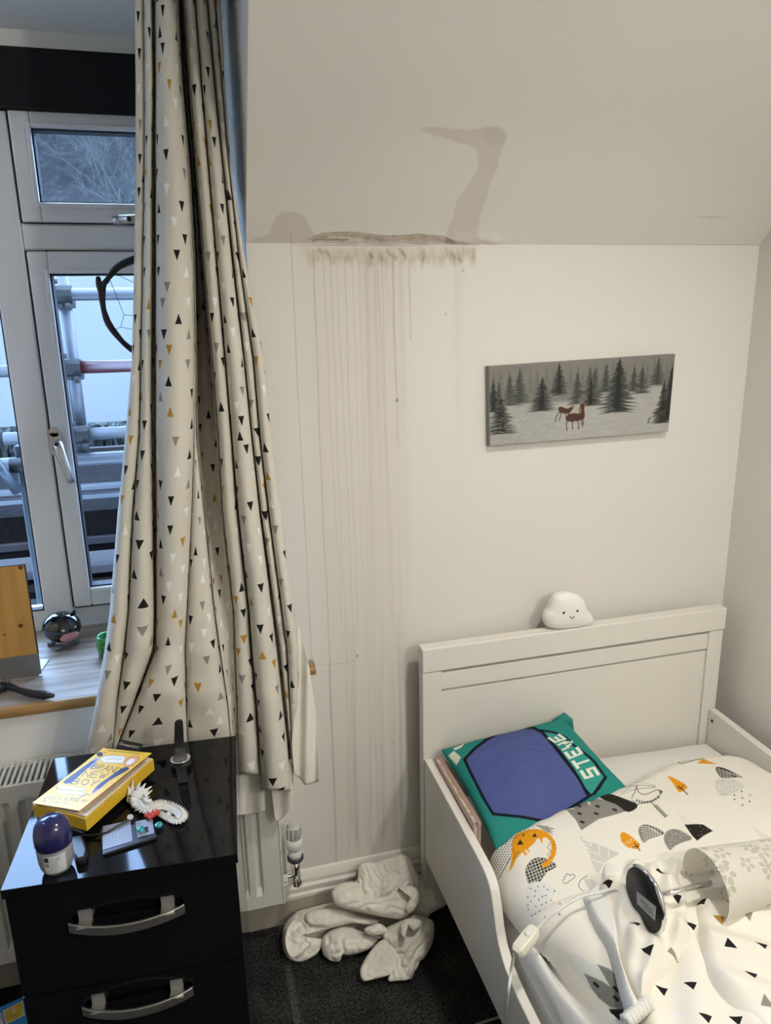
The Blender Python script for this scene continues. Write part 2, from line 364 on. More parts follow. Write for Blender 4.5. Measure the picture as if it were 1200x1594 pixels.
for x0, x1, wd, dk, y1 in [(502, 533, 1.3, .48, 1005), (513, 540, 1.2, .48, 1040), (524, 551, 1.1, .5, 1010), (536, 557, 1.3, .55, 1000), (547, 571, 1.1, .38, 1040),
                       (557, 580, 1.0, .30, 1050), (582, 597, 1.1, .36, 1060), (588, 609, 1.3, .55, 960), (594, 612, 1.1, .6, 980), (610, 620, 2.6, .42, 700), (611, 628, 1.1, .42, 1080)]:
    run(x0, 398, x1, y1, wd, dk, fade=(1, .6))
run(637, 400, 639, 530, 2.0, .55, wob=.4, fade=(.6, 1)); run(637, 400, 637, 470, 1.1, .5)
for i in range(22):       # faint lower washes
    x = 535+rs.random()*90; y0 = 900+rs.random()*160; run(x, y0, x+3+rs.random()*8, 1340-rs.random()*50, 2+rs.random()*4, .16+.12*rs.random(), soft=.007, fade=(.3, 1))
for i in range(14):
    x = 655+rs.random()*70; run(x, 400, x-rs.random()*8, 560+rs.random()*400, 3, .07, soft=.008, fade=(1, .1))
for i in range(16):
    x = 545+rs.random()*80; run(x, 405, x+14, 700+rs.random()*300, 3+3*rs.random(), .14, soft=.008, fade=(1, .4))
# dirty blotches just under the joint
for i in range(170):
    x = 478+rs.random()**.8*262; y = 386+rs.random()*20; q = wxz(x, y)
    pt.line([q, (q[0]+rs.uniform(-.0008, .0008), q[1]-.004-rs.random()*.014)], rs.uniform(.003, .009), (.66, .60, .52), rs.uniform(.08, .36), .010, mul=True)
for x, y in [(497, 388), (507, 391), (603, 391), (612, 397), (627, 394), (704, 395), (713, 402), (622, 388), (575, 394)]:
    q = wxz(x, y); pt.line([q, (q[0]+.006, q[1]-.008)], .006, (.45, .38, .30), .65, .006, mul=True)
for x, y in [(696, 398), (702, 404), (708, 409), (716, 405), (722, 396)]:
    q = wxz(x, y); pt.line([q, (q[0]-.004, q[1]+.016)], .002, (.55, .5, .42), .6, .003, mul=True)
q = wxz(600, 392); pt.poly([wxz(*p) for p in [(470, 382), (740, 382), (735, 405), (690, 402), (640, 408), (560, 402), (500, 408), (470, 400)]], (.90, .87, .82), .7, .012, mul=True)
for x, y, r in [(720, 421, .0022), (618, 623, .004), (556, 1021, .0035), (612, 1158, .002), (590, 1076, .0015), (694, 489, .002)]:
    pt.dot(*wxz(x, y), r, (.35, .32, .28), .8, .003, mul=True)
pt.line([wxz(487, 1035), wxz(520, 1034), wxz(560, 1028)], .0012, (.6, .56, .5), .6, .002, mul=True)
pt.line([wxz(454, 380), wxz(560, 382), wxz(700, 381), wxz(745, 380)], .0016, (.35, .30, .25), .8, .002, mul=True)
P = np.stack([Xg, np.zeros_like(Xg), Zg], -1)
# plaster bulge under the leak
struct(gridmesh('wall_back', P, 'plaster_print', pt.c))
struct(MB().box(XC+.02, XR+.08, .002, .06, 0, ZJ+.08).build('wall_back_core', 'plaster'))

# ---- sloping ceiling with the damp patches; coordinate t runs up the slope
LS = math.hypot(YS, CZ-ZJ); dy, dz = YS/LS, (CZ-ZJ)/LS; nrm = Vector((0, dz, -dy))
def sxt(px, py):
    d = ray(px, py); p0 = Vector((0, 0, ZJ)); k = (p0-CAM).dot(nrm)/d.dot(nrm); p = CAM+d*k; return (p.x, (p.z-ZJ)/dz)
xs = dense(XC, .17, 1.0, XR, .002); ts = dense(0, 0, .42, LS, .002)
Xg, Tg = np.meshgrid(xs, ts); pt = Paint(Xg, Tg, WALL, aa=.003); pt.c *= (1+.015*fbm(Xg, Tg, 6, 9))[..., None]
DAMP = (.87, .835, .83)
def blob(pts, col=DAMP, al=1, soft=.004, n=6):
    P_ = crom([sxt(*q) for q in pts], n, True); P_ = [(x+.0022*noise.noise((x*90, y*90, 0)), y+.0022*noise.noise((x*90, y*90, 5))) for x, y in P_]; pt.poly(P_, col, al, soft, mul=True)
blob([(655, 203), (668, 197), (700, 200), (735, 201), (756, 198), (775, 197), (787, 207), (786, 222), (780, 236), (774, 262), (764, 284), (757, 310), (749, 330), (745, 352), (744, 368), (762, 374), (774, 382), (722, 383), (694, 382), (697, 356), (703, 345), (708, 322), (713, 308), (728, 290), (738, 272), (744, 254), (738, 230), (712, 222), (684, 213)])
blob([(758, 199), (786, 206), (784, 222), (765, 226), (752, 212)], (.93, .92, .92), .8, .008)
blob([(386, 378), (398, 370), (418, 364), (424, 350), (432, 335), (448, 330), (466, 332), (478, 343), (486, 360), (500, 366), (540, 363), (590, 367), (625, 369), (660, 366), (700, 370), (712, 384), (384, 384)], (.86, .82, .80))
# cracked, bubbled strip along the joint
blob([(478, 372), (500, 364), (540, 361), (580, 366), (620, 366), (655, 364), (688, 370), (710, 374), (705, 379), (660, 373), (620, 374), (580, 373), (530, 367), (500, 371)], (.66, .60, .50), .75, .003)
pt.line([sxt(*q) for q in [(487, 374), (497, 372), (510, 373), (540, 371)]], .004, (.42, .36, .28), .9, .003, mul=True)
pt.line([sxt(*q) for q in [(500, 363), (545, 361), (590, 366), (630, 367), (650, 364), (690, 368), (706, 375)]], .0022, (.42, .38, .32), .9, .003, mul=True)
pt.line([sxt(*q) for q in [(384, 378), (460, 380), (560, 381), (700, 381), (1170, 381)]], .0025, (.6, .56, .5), .5, .003, mul=True)
pt.line([sxt(452, 362), sxt(453, 380)], .002, (.6, .56, .5), .7, .002, mul=True)
for i in range(60):
    x = rs.uniform(490, 705); q = sxt(x, rs.uniform(364, 377)); pt.dot(q[0], q[1], rs.uniform(.001, .003), (.6, .53, .44), rs.uniform(.2, .6), .004, mul=True)
for x, y in [(1167, 245), (1172, 250), (1107, 338)]: pt.dot(*sxt(x, y), .002, (.5, .45, .4), .6, .003, mul=True)
bulge = .0045*np.exp(-((Tg-.012)/.012)**2)*np.clip(1-np.abs((Xg-.55)/.27)**4, 0, 1)*(.6+.4*np.sin(Xg*70)+.15*np.sin(Xg*190))
P = np.stack([Xg, Tg*dy-bulge*.7, ZJ+Tg*dz-bulge*.7], -1)
struct(gridmesh('ceiling_slope', P, 'plaster_print', pt.c))
o = MB().prism([(XC+.01, .03, ZJ+.01), (XC+.01, YS+.015, CZ+.02), (XC+.01, YS+.06, CZ+.08), (XC+.01, .08, ZJ+.06)], (XR-XC, 0, 0)).build('ceiling_slope_core', 'plaster'); struct(o)

# ---- skirting boards
def skirt(p0, p1, n):
    """moulded skirting from p0 to p1, n = direction into the room"""
    prof = [(0, 0), (.019, 0), (.019, .078), (.022, .080), (.022, .086), (.017, .090), (.017, .100), (.021, .104), (.021, .110), (.015, .116), (.015, .126), (.012, .134), (.006, .147), (0, .150)]
    p0 = Vector(p0); n = Vector(n); return MB().prism([p0+n*a+Vector((0, 0, b)) for a, b in prof], Vector(p1)-p0)
struct(skirt((-1.3, 0, 0), (XR, 0, 0), (0, -1, 0)).build('baseboard_back', 'gloss_white'))
M['lower_board'] = mat('dark_beige_paint', (.40, .37, .30), .5, nstr=.1, nscale=12)  # darker beige for the lower face of the skirting
struct(MB().box(-1.3, XR-.02, -.0205, -.0185, 0, .074).build('baseboard_back_lower', 'lower_board'))
struct(skirt((XR, -.02, 0), (XR, YB, 0), (-1, 0, 0)).build('baseboard_right', 'gloss_white'))

# ------------------------------------------------------------------ window
def glassmat():
    m = D.materials.new('window_glass'); m.use_nodes = True; nt = m.node_tree; nt.nodes.remove(nt.nodes['Principled BSDF']); out = nt.nodes['Material Output']
    t = nt.nodes.new('ShaderNodeBsdfTransparent'); t.inputs[0].default_value = (.93, .96, 1, 1); g = nt.nodes.new('ShaderNodeBsdfGlossy'); g.inputs['Roughness'].default_value = .02
    f = nt.nodes.new('ShaderNodeLayerWeight'); f.inputs[0].default_value = .12; mx = nt.nodes.new('ShaderNodeMixShader')
    nt.links.new(f.outputs['Fresnel'], mx.inputs[0]); nt.links.new(t.outputs[0], mx.inputs[1]); nt.links.new(g.outputs[0], mx.inputs[2]); nt.links.new(mx.outputs[0], out.inputs[0]); return m
M['glass'] = glassmat()
win = D.objects.new('window_1', None); COL.objects.link(win); win.location = (-.57, YW, ZSILL); struct(win)
ZT, ZTR1, ZTR0 = 2.135, 1.866, 1.801
f = MB()
f.box(-1.3, XC, YW+.01, YW+.07, ZSILL-.01, .836)         # bottom rail
f.box(-1.3, XC, YW+.01, YW+.07, ZT-.005, ZT+.06)          # head
f.box(-.432, -.355, YW+.0, YW+.07, .82, ZT)               # mullion
f.box(-.3555, XC, YW+.001, YW+.07, ZTR0, ZTR1)               # transom
f.box(.115, XC, YW+.01, YW+.07, .82, ZT); f.box(-1.3, -1.24, YW+.01, YW+.07, .82, ZT)
f.build('window_frame', 'upvc', win, bevel=.006)
def sash(x0, x1, z0, z1, name, gx=.047, gz=.054):
    s = MB()
    for a, b, c, d in [(x0, x0+gx, z0, z1), (x1-gx, x1, z0, z1), (x0+gx, x1-gx, z0, z0+gz), (x0+gx, x1-gx, z1-gz, z1)]: s.box(a, b, YW-.012, YW+.05, c, d)
    o = s.build(name, 'upvc', win, bevel=.005)
    t = MB()    # rounded bead next to the glass
    a, b, c, d = x0+gx, x1-gx, z0+gz, z1-gz; e = .012
    for q in [(a-e, a, c-e, d+e), (b, b+e, c-e, d+e), (a, b, c-e, c), (a, b, d, d+e)]: t.box(q[0], q[1], YW-.018, YW-.011, q[2], q[3])
    t.build('glazing_bead', 'upvc', o, bevel=.003)
    r = MB(); e = .004
    for q in [(a, a+e, c, d), (b-e, b, c, d), (a, b, c, c+e), (a, b, d-e, d)]: r.box(q[0], q[1], YW-.004, YW+.034, q[2], q[3])
    r.build('gasket_and_gap_shade', 'rubber', o)
    MB().box(a, b, YW+.034, YW+.038, c, d).build('glass_pane', 'glass', win)
    return o
casement = sash(-.350, .112, .842, ZTR0-.002, 'casement_sash')
toplight = sash(-.350, .112, ZTR1+.002, ZT-.007, 'top_sash', gz=.045)
MB().box(-1.24, -.432, YW+.034, YW+.038, .836, ZT).build('glass_pane', 'glass', win)
g = MB(); g.box(-.436, -.432, YW+.01, YW+.035, .836, ZT); g.box(-1.24, -.432, YW+.01, YW+.035, .836, .840); g.build('gasket_and_gap_shade', 'rubber', win)
# dark strips standing in for shade in the gaps between sash and frame
g = MB(); g.box(-.3545, -.3505, YW-.002, YW+.004, .842, ZTR0); g.box(-.3545, -.3505, YW-.002, YW+.004, ZTR1, ZT-.006); g.box(-.35, .112, YW-.002, YW+.002, ZTR0-.002, ZTR0+.001); g.box(-.35, .112, YW-.002, YW+.002, ZTR1-.001, ZTR1+.002)
g.box(-.35, .112, YW-.002, YW+.012, .837, .842)
g.build('gasket_and_gap_shade', 'rubber', win)
def A(px, py, Y=YW-.03): return onY(px, py, Y)
h = MB(); c = A(86, 687, YW-.02)
h.lathe([(.014, 0), (.014, .009)], (c.x, YW-.012, c.z+.024), (0, -1, 0)); h.box(c.x-.014, c.x+.014, YW-.021, YW-.012, c.z-.026, c.z+.024); h.lathe([(.014, 0), (.014, .009)], (c.x, YW-.012, c.z-.026), (0, -1, 0))
hp = h.build('handle_plate', 'brushed', win, bevel=.002)
p0 = A(89, 692, YW-.035); p1 = A(112, 751, YW-.045)
h = MB().tube([Vector((p0.x, YW-.018, p0.z)), p0, p0+(p1-p0)*.2+Vector((0, -.004, 0)), p0+(p1-p0)*.6+Vector((0, -.004, 0)), p1], [.011, .015, .013, .010, .009])
h.build('handle_lever', 'brushed', win); MB().lathe([(.005, 0), (.005, .004)], (p0.x, YW-.045, p0.z+.002), (0, -1, 0)).build('handle_lock', 'rubber', win)
p0 = A(176, 343); p1 = A(225, 344)
MB().tube([p0, p0+(p1-p0)*.25], .011).tube([A(186, 342, YW-.04), A(232, 340, YW-.05)], [.012, .010]).build('handle_lever', 'brushed', win)
MB().lathe([(.006, 0), (.006, .004)], A(201, 341, YW-.052), (0, -1, 0)).build('handle_lock', 'rubber', win)

# dark blind cassette above the window
bl = thing('roller_blind', 'dark charcoal roller blind rolled up above the window', 'blind', (-.57, .38, 2.13))
MB().box(-1.295, XC-.004, .375, .402, 2.124, 2.252).build('blind_fabric', 'black_cloth', bl, bevel=.003)
MB().box(-1.295, XC-.004, .372, .403, 2.118, 2.126).build('bottom_bar', 'black_cloth', bl, bevel=.002)
struct(MB().box(-1.3, XC, .385, YW+.06, 2.252, CZ).build('trim_1', 'plaster'))

# ------------------------------------------------------------------ sill
sill = thing('window_sill_board', 'grey oak effect window sill board with golden nosed front edge', 'window sill', (-.5, .18, ZSILL))
MB().box(-1.3, XC-.001, -.03, YW+.012, ZSILL-.028, ZSILL).box(XC-.001, .262, -.03, -.003, ZSILL-.028, ZSILL).build('sill_board', 'sill', sill)
n = []
for i in range(9):
    a = -PI/2+PI*i/8; n.append((-1.3, -.030-.014*math.cos(a), ZSILL-.014+.014*math.sin(a)))
MB().prism(n, (1.562, 0, 0)).build('front_edge', 'sill_edge', sill)

# ------------------------------------------------------------------ radiator
rad = thing('radiator', 'white panel radiator under the window sill, behind the curtain', 'radiator', (-.5, -.08, .16))
RZ0, RZ1, RX0, RX1 = .165, .625, -1.15, .135; RYF, RYB = -.125, -.035
def radpanel(yf, name):
    xsr = [RX0+.006]; ys = [yf]; x = RX0+.03; pitch = .034
    pr_ = [(RX0, yf)]
    while x < RX1-.04:
        pr_ += [(x, yf), (x+.005, yf+.011), (x+.015, yf+.011), (x+.020, yf)]; x += pitch
    pr_.append((RX1, yf)); pr_ = np.array(pr_)
    m = MB(); zz = [RZ0+.035, RZ0+.055, RZ1-.055, RZ1-.035]; n = len(pr_); v = []
    for z, k in zip([RZ0, RZ0+.034]+zz+[RZ1-.034, RZ1], [0, 0, 0, 1, 1, 0, 0, 0]):
        for a, b in pr_: v.append((a, yf+(b-yf)*k, z))
    v += [(a, yf+.012+(0 if True else 0), RZ1) for a, b in pr_]; fcs = []
    for r in range(8): fcs += [(r*n+i, r*n+i+1, (r+1)*n+i+1, (r+1)*n+i) for i in range(n-1)]
    m.add(v, fcs); return m.build(name, 'radiator', rad)
radpanel(RYF, 'front_panel')
MB().box(RX0, RX1, RYB, RYB+.012, RZ0, RZ1).box(RX0, RX1, RYF+.013, RYF+.016, RZ0, RZ1).build('rear_panel', 'radiator', rad)
for a_ in (RX1, RX0-.006): MB().box(a_, a_+.006, RYF-.001, RYB+.012, RZ0-.002, RZ1+.004).build('end_cap', 'radiator', rad, bevel=.002)
gr = MB(); gr.box(RX0, RX1, RYF-.001, RYF+.006, RZ1-.002, RZ1+.005); gr.box(RX0, RX1, RYB+.005, RYB+.012, RZ1-.002, RZ1+.005)
x = RX0
while x < RX1: gr.box(x, x+.006, RYF, RYB+.01, RZ1, RZ1+.004); x += .0125
gr.build('top_grille', 'radiator', rad)
MB().box(RX0+.02, RX1-.01, RYF+.02, RYB-.005, RZ1-.03, RZ1-.028).build('fins', 'steel', rad)
MB().tube([(RX1-.03, -.08, RZ0-.002), (RX1+.02, -.08, RZ0+.02)], .004).build('lower_seam', 'radiator', rad)
# thermostatic valve
vx = onY(460, 1340, -.08).x
M['milky'] = mat('white_plastic', (.74, .73, .70), .3); M['band'] = mat('dark_blue_band', (.03, .035, .06), .4)
vt = thing('radiator_valve', 'white and chrome thermostatic valve beside the radiator end', 'radiator valve', (vx, -.08, .15))
MB().lathe([(.013, .258), (.0165, .262), (.018, .27), (.018, .287)], (vx, -.08, 0)).build('valve_cap', 'milky', vt)
hd = MB(); hd.lathe([(.018, .288), (.021, .292), (.0205, .320)], (vx, -.08, 0)); hd.build('valve_sleeve', 'milky', vt)
kb = MB(); prof = []
kb.lathe([(.0175, .320), (.0178, .352), (.014, .360)], (vx, -.08, 0))
for i in range(10):
    a = 2*PI*i/10; kb.box(vx+.018*math.cos(a)-.002, vx+.018*math.cos(a)+.002, -.08+.018*math.sin(a)-.002, -.08+.018*math.sin(a)+.002, .324, .354)
kb.build('control_knob', mat('clear_grey_plastic', (.55, .55, .53), .15, spec=.8), vt)
MB().lathe([(.0185, .252), (.0215, .256), (.0215, .262), (.0185, .264)], (vx, -.08, 0)).build('scale_ring', 'band', vt)
bd = MB().tube([(vx, -.08, .25), (vx, -.08, .222), (vx, -.08, .178)], [.013, .011, .012]).tube([(RX1, -.08, .205), (vx, -.08, .205)], .006).lathe([(.013, .175), (.013, .190)], (vx, -.08, 0), n=6, smooth=False)
bd.lathe([(.011, 0), (.011, .012)], (RX1+.008, -.08, .205), (1, 0, 0), n=6, smooth=False); bd.build('valve_body', 'chrome', vt)
MB().tube([(vx, -.08, .182), (vx, -.06, .168), (vx, -.018, .166)], .0065).build('supply_pipe', 'chrome', vt)
# ------------------------------------------------------------------ outside the window
M['sheet'] = mat('white_scaffold_sheeting', (.82, .88, .93), .6, spec=.3)
def sheetmat():
    m = D.materials.new('white_scaffold_sheeting'); m.use_nodes = True; nt = m.node_tree; nt.nodes.remove(nt.nodes['Principled BSDF']); out = nt.nodes['Material Output']
    a = nt.nodes.new('ShaderNodeBsdfDiffuse'); a.inputs[0].default_value = (.134, .132, .121, 1); b = nt.nodes.new('ShaderNodeBsdfTranslucent'); b.inputs[0].default_value = (.134, .132, .121, 1)
    mx = nt.nodes.new('ShaderNodeMixShader'); mx.inputs[0].default_value = .5; nt.links.new(a.outputs[0], mx.inputs[1]); nt.links.new(b.outputs[0], mx.inputs[2]); nt.links.new(mx.outputs[0], out.inputs[0]); return m
M['sheet'] = sheetmat()
ys_ = 2.7
xa = np.linspace(-3.6, 1.6, 120); za = np.linspace(onY(150, 657, ys_).z, 2.02, 30); X_, Z_ = np.meshgrid(xa, za)
P = np.stack([X_, ys_+.012*np.sin(X_*9+Z_*2)+.006*np.sin(X_*23), Z_], -1)
tag(gridmesh('scaffold_sheeting', P, 'sheet'), 'pale blue-white sheeting stretched behind the scaffold tubes', 'sheeting')
# hillside
xa = np.linspace(-26, 12, 160); va = np.linspace(0, 1, 130); X_, V_ = np.meshgrid(xa, va)
Yh = 7+15*V_; Zh = -1.5+13*V_**.9+.5*fbm(X_, Yh, 2.2, 5, 4)+.25*fbm(X_, Yh, 9, 6, 3)
M['hill'] = mat('winter_hillside', (.10, .095, .10), .9, nstr=.75, nscale=1.8)
def hillmat():
    m = mat('winter_hillside_scrub', (.1, .1, .1), .95, spec=.1); nt = m.node_tree; L = nt.links; t = nt.nodes.new('ShaderNodeTexCoord'); n = nt.nodes.new('ShaderNodeTexNoise'); n.inputs['Scale'].default_value = 7; n.inputs['Detail'].default_value = 12; n.inputs['Distortion'].default_value = .5; n.inputs['Roughness'].default_value = .75
    r = nt.nodes.new('ShaderNodeValToRGB'); e = r.color_ramp.elements; e[0].position = .38; e[0].color = (0.002554, 0.002234, 0.002394, 1); e[1].position = .66; e[1].color = (0.01596, 0.015, 0.01277, 1); q = e.new(.52); q.color = (0.006384, 0.005586, 0.005426, 1)
    L.new(t.outputs['Object'], n.inputs['Vector']); L.new(n.outputs[0], r.inputs[0]); L.new(r.outputs[0], nt.nodes['Principled BSDF'].inputs['Base Color']); return m
M['hill'] = hillmat()
struct(gridmesh('hillside', np.stack([X_, Yh, Zh], -1), 'hill'))
M['ground'] = mat('wet_garden_ground', (.03, .035, .03), .6, nstr=.5, nscale=5)
struct(MB().box(-26, 14, .56, 24, -.62, -.6).build('ground', 'ground'))
# bare tree
def tree(base, h, seed, label, n=6):
    r = random.Random(seed); m = MB()
    def br(p, d, L, rad, k):
        q = p+d*L*.5+Vector((r.uniform(-1, 1), r.uniform(-1, 1), r.uniform(-.3, 1)))*L*.06; e = p+d*L
        m.tube([p, q, e], [rad*.55, rad*.42, rad*.3], n=5, cap=False)
        if k == 0: return
        for i in range(5):
            nd = (d+Vector((r.uniform(-1, 1), r.uniform(-1, 1), r.uniform(-.35, .8)))*.85).normalized(); br(p+d*L*r.uniform(.35, 1), nd, L*r.uniform(.5, .75), rad*.5, k-1)
    br(Vector(base), Vector((0, 0, 1)), h*.42, h*.017, 4)
    return tag(m.build('bare_tree', 'bark'), label, 'tree', 'bare trees on the hillside')
M['bark'] = mat('lichen_bark', (0.01646, 0.01795, 0.01287), .9)
M['twig'] = mat('brown_twigs', (0.01197, 0.009576, 0.009177), .9)
b = onY(172, 330, 6.2); tree((b.x+.1, 6.2, b.z-.5), 1.7, 3, 'pale green bare tree on the hillside seen in the top window pane')
M['bark2'] = M['bark']; 
for i, (px, Y, s) in enumerate([(75, 8.5, 11), (125, 10.5, 12), (-30, 12, 14)]):
    b = onY(px, 330, Y); o = tree((b.x, Y, b.z-.8), 1.5, s, ['brown bare tree at the left of the top window pane', 'brown bare tree in the middle of the top window pane', 'bare tree seen through the left window pane'][i]); o.data.materials[0] = M['twig']
# hedge
xa = np.linspace(-4.5, 2, 420); va = np.linspace(0, 1, 40); X_, V_ = np.meshgrid(xa, va)
hz = onY(150, 661, 3.6).z
rr = np.random.RandomState(2).rand(*X_.shape)
Z_ = np.where(V_ < .6, -.6+(hz+.6)*(V_/.6), hz)+.05*fbm(X_, V_*2, 22, 4, 3)+(rr-.5)*.05; Y_ = np.where(V_ < .6, 3.6, 3.6+(V_-.6)*2)+.08*fbm(X_, Z_, 12, 8, 3)+(rr[::-1]-.5)*.06
M['hedge'] = mat('hedge_leaves', (0.004469, 0.007022, 0.003511), .8, nstr=.8, nscale=22)
tag(gridmesh('hedge', np.stack([X_, Y_, Z_], -1), 'hedge', smooth=False), 'clipped green hedge below the sheeting outside', 'hedge')
# low brown roof behind the scaffold
q0 = onY(150, 788, 2.45); q1 = onY(150, 722, 3.0)
M['roof'] = mat('wet_brown_roof', (0.002992, 0.002194, 0.001995), .8, spec=.05, nstr=.6, nscale=9, bump=(30, .5, .02))
tag(MB().prism([(-4, 2.35, q0.z), (-4, 3.0, q1.z), (-4, 3.0, -.6), (-4, 2.35, -.6)], (6, 0, 0)).build('shed_roof', 'roof'), 'low wet brown roof behind the scaffold rails', 'roof')
# scaffold: uprights and rails
def poleX(name, x0, x1, py, Y, r, m, label, grp='scaffold rails outside the window'):
    z = onY(150, py, Y).z
    return tag(MB().tube([(x0, Y, z), (x1, Y, z)], r, 14).build(name, m), label, 'scaffold tube', grp), z
YP = 1.30; xp = onY(109, 560, YP).x
tag(MB().tube([(xp, YP+.05, 1.115), (xp, YP+.05, 1.84)], .0242, 16).build('scaffold_upright', 'pole_white'), 'white vertical scaffold tube seen through the casement pane', 'scaffold tube')
_, z1 = poleX('scaffold_rail', -2.2, 1.2, 458, YP, .0225, 'pole_white', 'pale grey scaffold rail, topmost outside the window')
rd, z2 = poleX('scaffold_rail', xp-.02, 1.2, 571, YP, .024, 'pole_red', 'red painted scaffold rail outside the casement pane')
poleX('scaffold_rail', -2.2, xp-.05, 573, YP, .0225, 'pole_white', 'pale scaffold rail level with the red one, behind the left window pane')
_, z3 = poleX('scaffold_rail', onY(6, 680, YP).x, 1.2, 675, YP, .0242, 'pole_white', 'white scaffold rail just above the board edge, with an open left end')
_, z4 = poleX('scaffold_rail', -2.2, 1.2, 714, YP+.02, .026, 'pole_white', 'white speckled scaffold rail, lowest outside the window')
for z in (z1, z2, z3):
    c = thing('scaffold_coupler', {z1: 'dull steel coupler clamping the topmost rail to the upright', z2: 'dull steel coupler clamping the red rail to the upright', z3: 'dull steel coupler clamping the lower white rail to the upright'}[z], 'scaffold coupler', (xp, YP, z), 'scaffold couplers')
    MB().lathe([(.036, -.036), (.038, -.02), (.038, .02), (.036, .036)], (xp, YP+.05, z-.012), n=10, smooth=False).build('collar', 'coupler', c)
    MB().tube([(xp-.04, YP, z), (xp+.035, YP, z)], .034, 10, smooth=False).build('jaw', 'coupler', c)
    MB().tube([(xp-.03, YP-.035, z+.045), (xp-.005, YP-.035, z+.045)], .009).build('bolt', 'coupler', c); MB().tube([(xp+.02, YP-.035, z-.03), (xp+.02, YP-.035, z-.055)], .009).build('bolt', 'coupler', c)
zb = onY(150, 704, 1.42)
tag(MB().box(-.6, 1.2, 1.40, 1.44, zb.z-.03, zb.z+.02).build('toe_board', 'deck'), 'grey toe board between the two lowest white rails', 'board')
a = onY(22, 694, 1.16); b2 = onY(46, 694, 1.16)
bp = thing('galvanised_post', 'blue-grey galvanised channel post behind the left window pane', 'post', ((a.x+b2.x)/2, 1.17, .5))
MB().box(a.x, b2.x, 1.15, 1.20, .50, a.z).build('channel', 'galv', bp, bevel=.004); MB().box(a.x+.012, a.x+.022, 1.146, 1.151, .50, a.z-.05).build('rib', 'galv', bp)
MB().tube([onY(16, 725, 1.13), onY(60, 723, 1.13)], .028, 10).build('clamp', 'coupler', bp)
tag(MB().tube([onY(-60, 700, 1.08), onY(-5, 722, 1.08), onY(28, 765, 1.12)], .02).build('diagonal_brace', 'galv'), 'grey diagonal tube meeting the galvanised post', 'scaffold tube')
# ladder-like pale strips
for py, lab in ((757, 'upper of two wet blue-white strips behind the rails'), (771, 'lower of two wet blue-white strips behind the rails')):
    p = onY(150, py, 2.2); tag(MB().box(-3.5, 1.5, 2.17, 2.23, p.z-.012, p.z+.012).build('aluminium_strip', 'pole_white', bevel=.003), lab, 'strip', 'aluminium strips')
# boards of the scaffold deck
def board(py0, py1, Z, m, lab):
    y1 = onZ(150, py0, Z).y; y0 = onZ(150, py1, Z).y
    tag(MB().box(-3.5, 1.6, y0, y1, Z-.04, Z).build('scaffold_board', m, bevel=.004), lab, 'scaffold board', 'scaffold deck boards')
board(793, 811, .52, 'deck', 'wet grey scaffold board, farthest of the deck'); board(812.5, 836, .52, 'deck', 'wet grey scaffold board, second from the back of the deck')
board(857, 880, .52, 'deck', 'wet grey scaffold board, third from the back of the deck')
board(886, 900, .44, 'deck_dark', 'dark brown scaffold board, nearest the window')
tag(MB().box(-3.5, 1.6, 1.2, 3.1, .18, .2).build('lower_deck', 'ground'), 'dark wet lower deck beneath the scaffold boards', 'deck')
p = onZ(163, 912, .2)
M['green_plastic'] = mat('green_plastic', (0.01317, 0.0399, 0.00798), .45, nstr=.3, nscale=20)
tag(MB().lathe([(.045, 0), (.06, .10), (.066, .104), (.066, .12)], (p.x, p.y, .2)).build('plant_pot', 'green_plastic'), 'green plastic pot on the lower deck outside the casement', 'pot')
# ------------------------------------------------------------------ bed
HX0, HX1, HY = .532, 1.443, -.08
bed = thing('toddler_bed', 'white wooden child bed with tall panelled headboard in the right corner', 'bed', (.99, -.7, 0))
for a, b in ((HX0, .584), (1.396, HX1)):
    MB().box(a, b, HY, HY+.033, 0, .731).build('headboard_post', 'bed_white', bed, bevel=.002)
MB().box(HX0-.001, HX1+.003, HY-.003, HY+.034, .733, .799).build('headboard_top_rail', 'bed_white', bed, bevel=.003)
MB().box(.584, 1.396, HY+.003, HY+.026, .676, .7245).build('headboard_cross_rail', 'bed_white', bed, bevel=.002)
MB().box(.5845, 1.3955, HY+.007, HY+.020, .14, .669).build('headboard_panel', 'bed_white', bed, bevel=.0015)
MB().box(.584, 1.396, HY+.015, HY+.026, .66, .74).build('headboard_backing', 'bed_white', bed)
top = crom([(-.082, .482), (-.16, .480), (-.26, .477), (-.36, .474), (-.44, .471), (-.49, .466), (-.520, .450), (-.540, .415), (-.552, .383), (-.566, .357), (-.585, .338), (-.612, .323), (-.66, .314), (-.74, .310)], 5)
def rail(x0, x1):
    m = MB(); pts = [(x0, y, z) for y, z in top]+[(x0, -.76, .309), (x0, -.76, .172), (x0, -.082, .172)]
    return m.prism(pts, (x1-x0, 0, 0))
rail(HX0+.003, HX0+.024).build('side_rail', 'bed_white', bed, bevel=.0025)
rail(1.420, 1.441).build('side_rail', 'bed_white', bed, bevel=.0025)
MB().box(.556, .570, -1.36, -.55, .15, .262).build('extension_rail', 'bed_white', bed, bevel=.002)
MB().box(1.405, 1.419, -1.36, -.55, .15, .262).build('extension_rail', 'bed_white', bed, bevel=.002)
for a, b in ((.535, .585), (1.39, 1.44)): MB().box(a, b, -1.40, -1.362, 0, .40).build('footboard_post', 'bed_white', bed, bevel=.002)
MB().box(.585, 1.39, -1.39, -1.37, .12, .40).build('footboard_panel', 'bed_white', bed, bevel=.002)
MB().box(.571, 1.404, -1.36, -.09, .15, .17).build('slatted_base', 'bed_white', bed)
p = onX(1109.5, 1123, 1.4195); MB().lathe([(.004, 0), (.004, .002)], (p.x, -.10, p.z), (-1, 0, 0)).build('bolt_hole', 'rubber', bed)

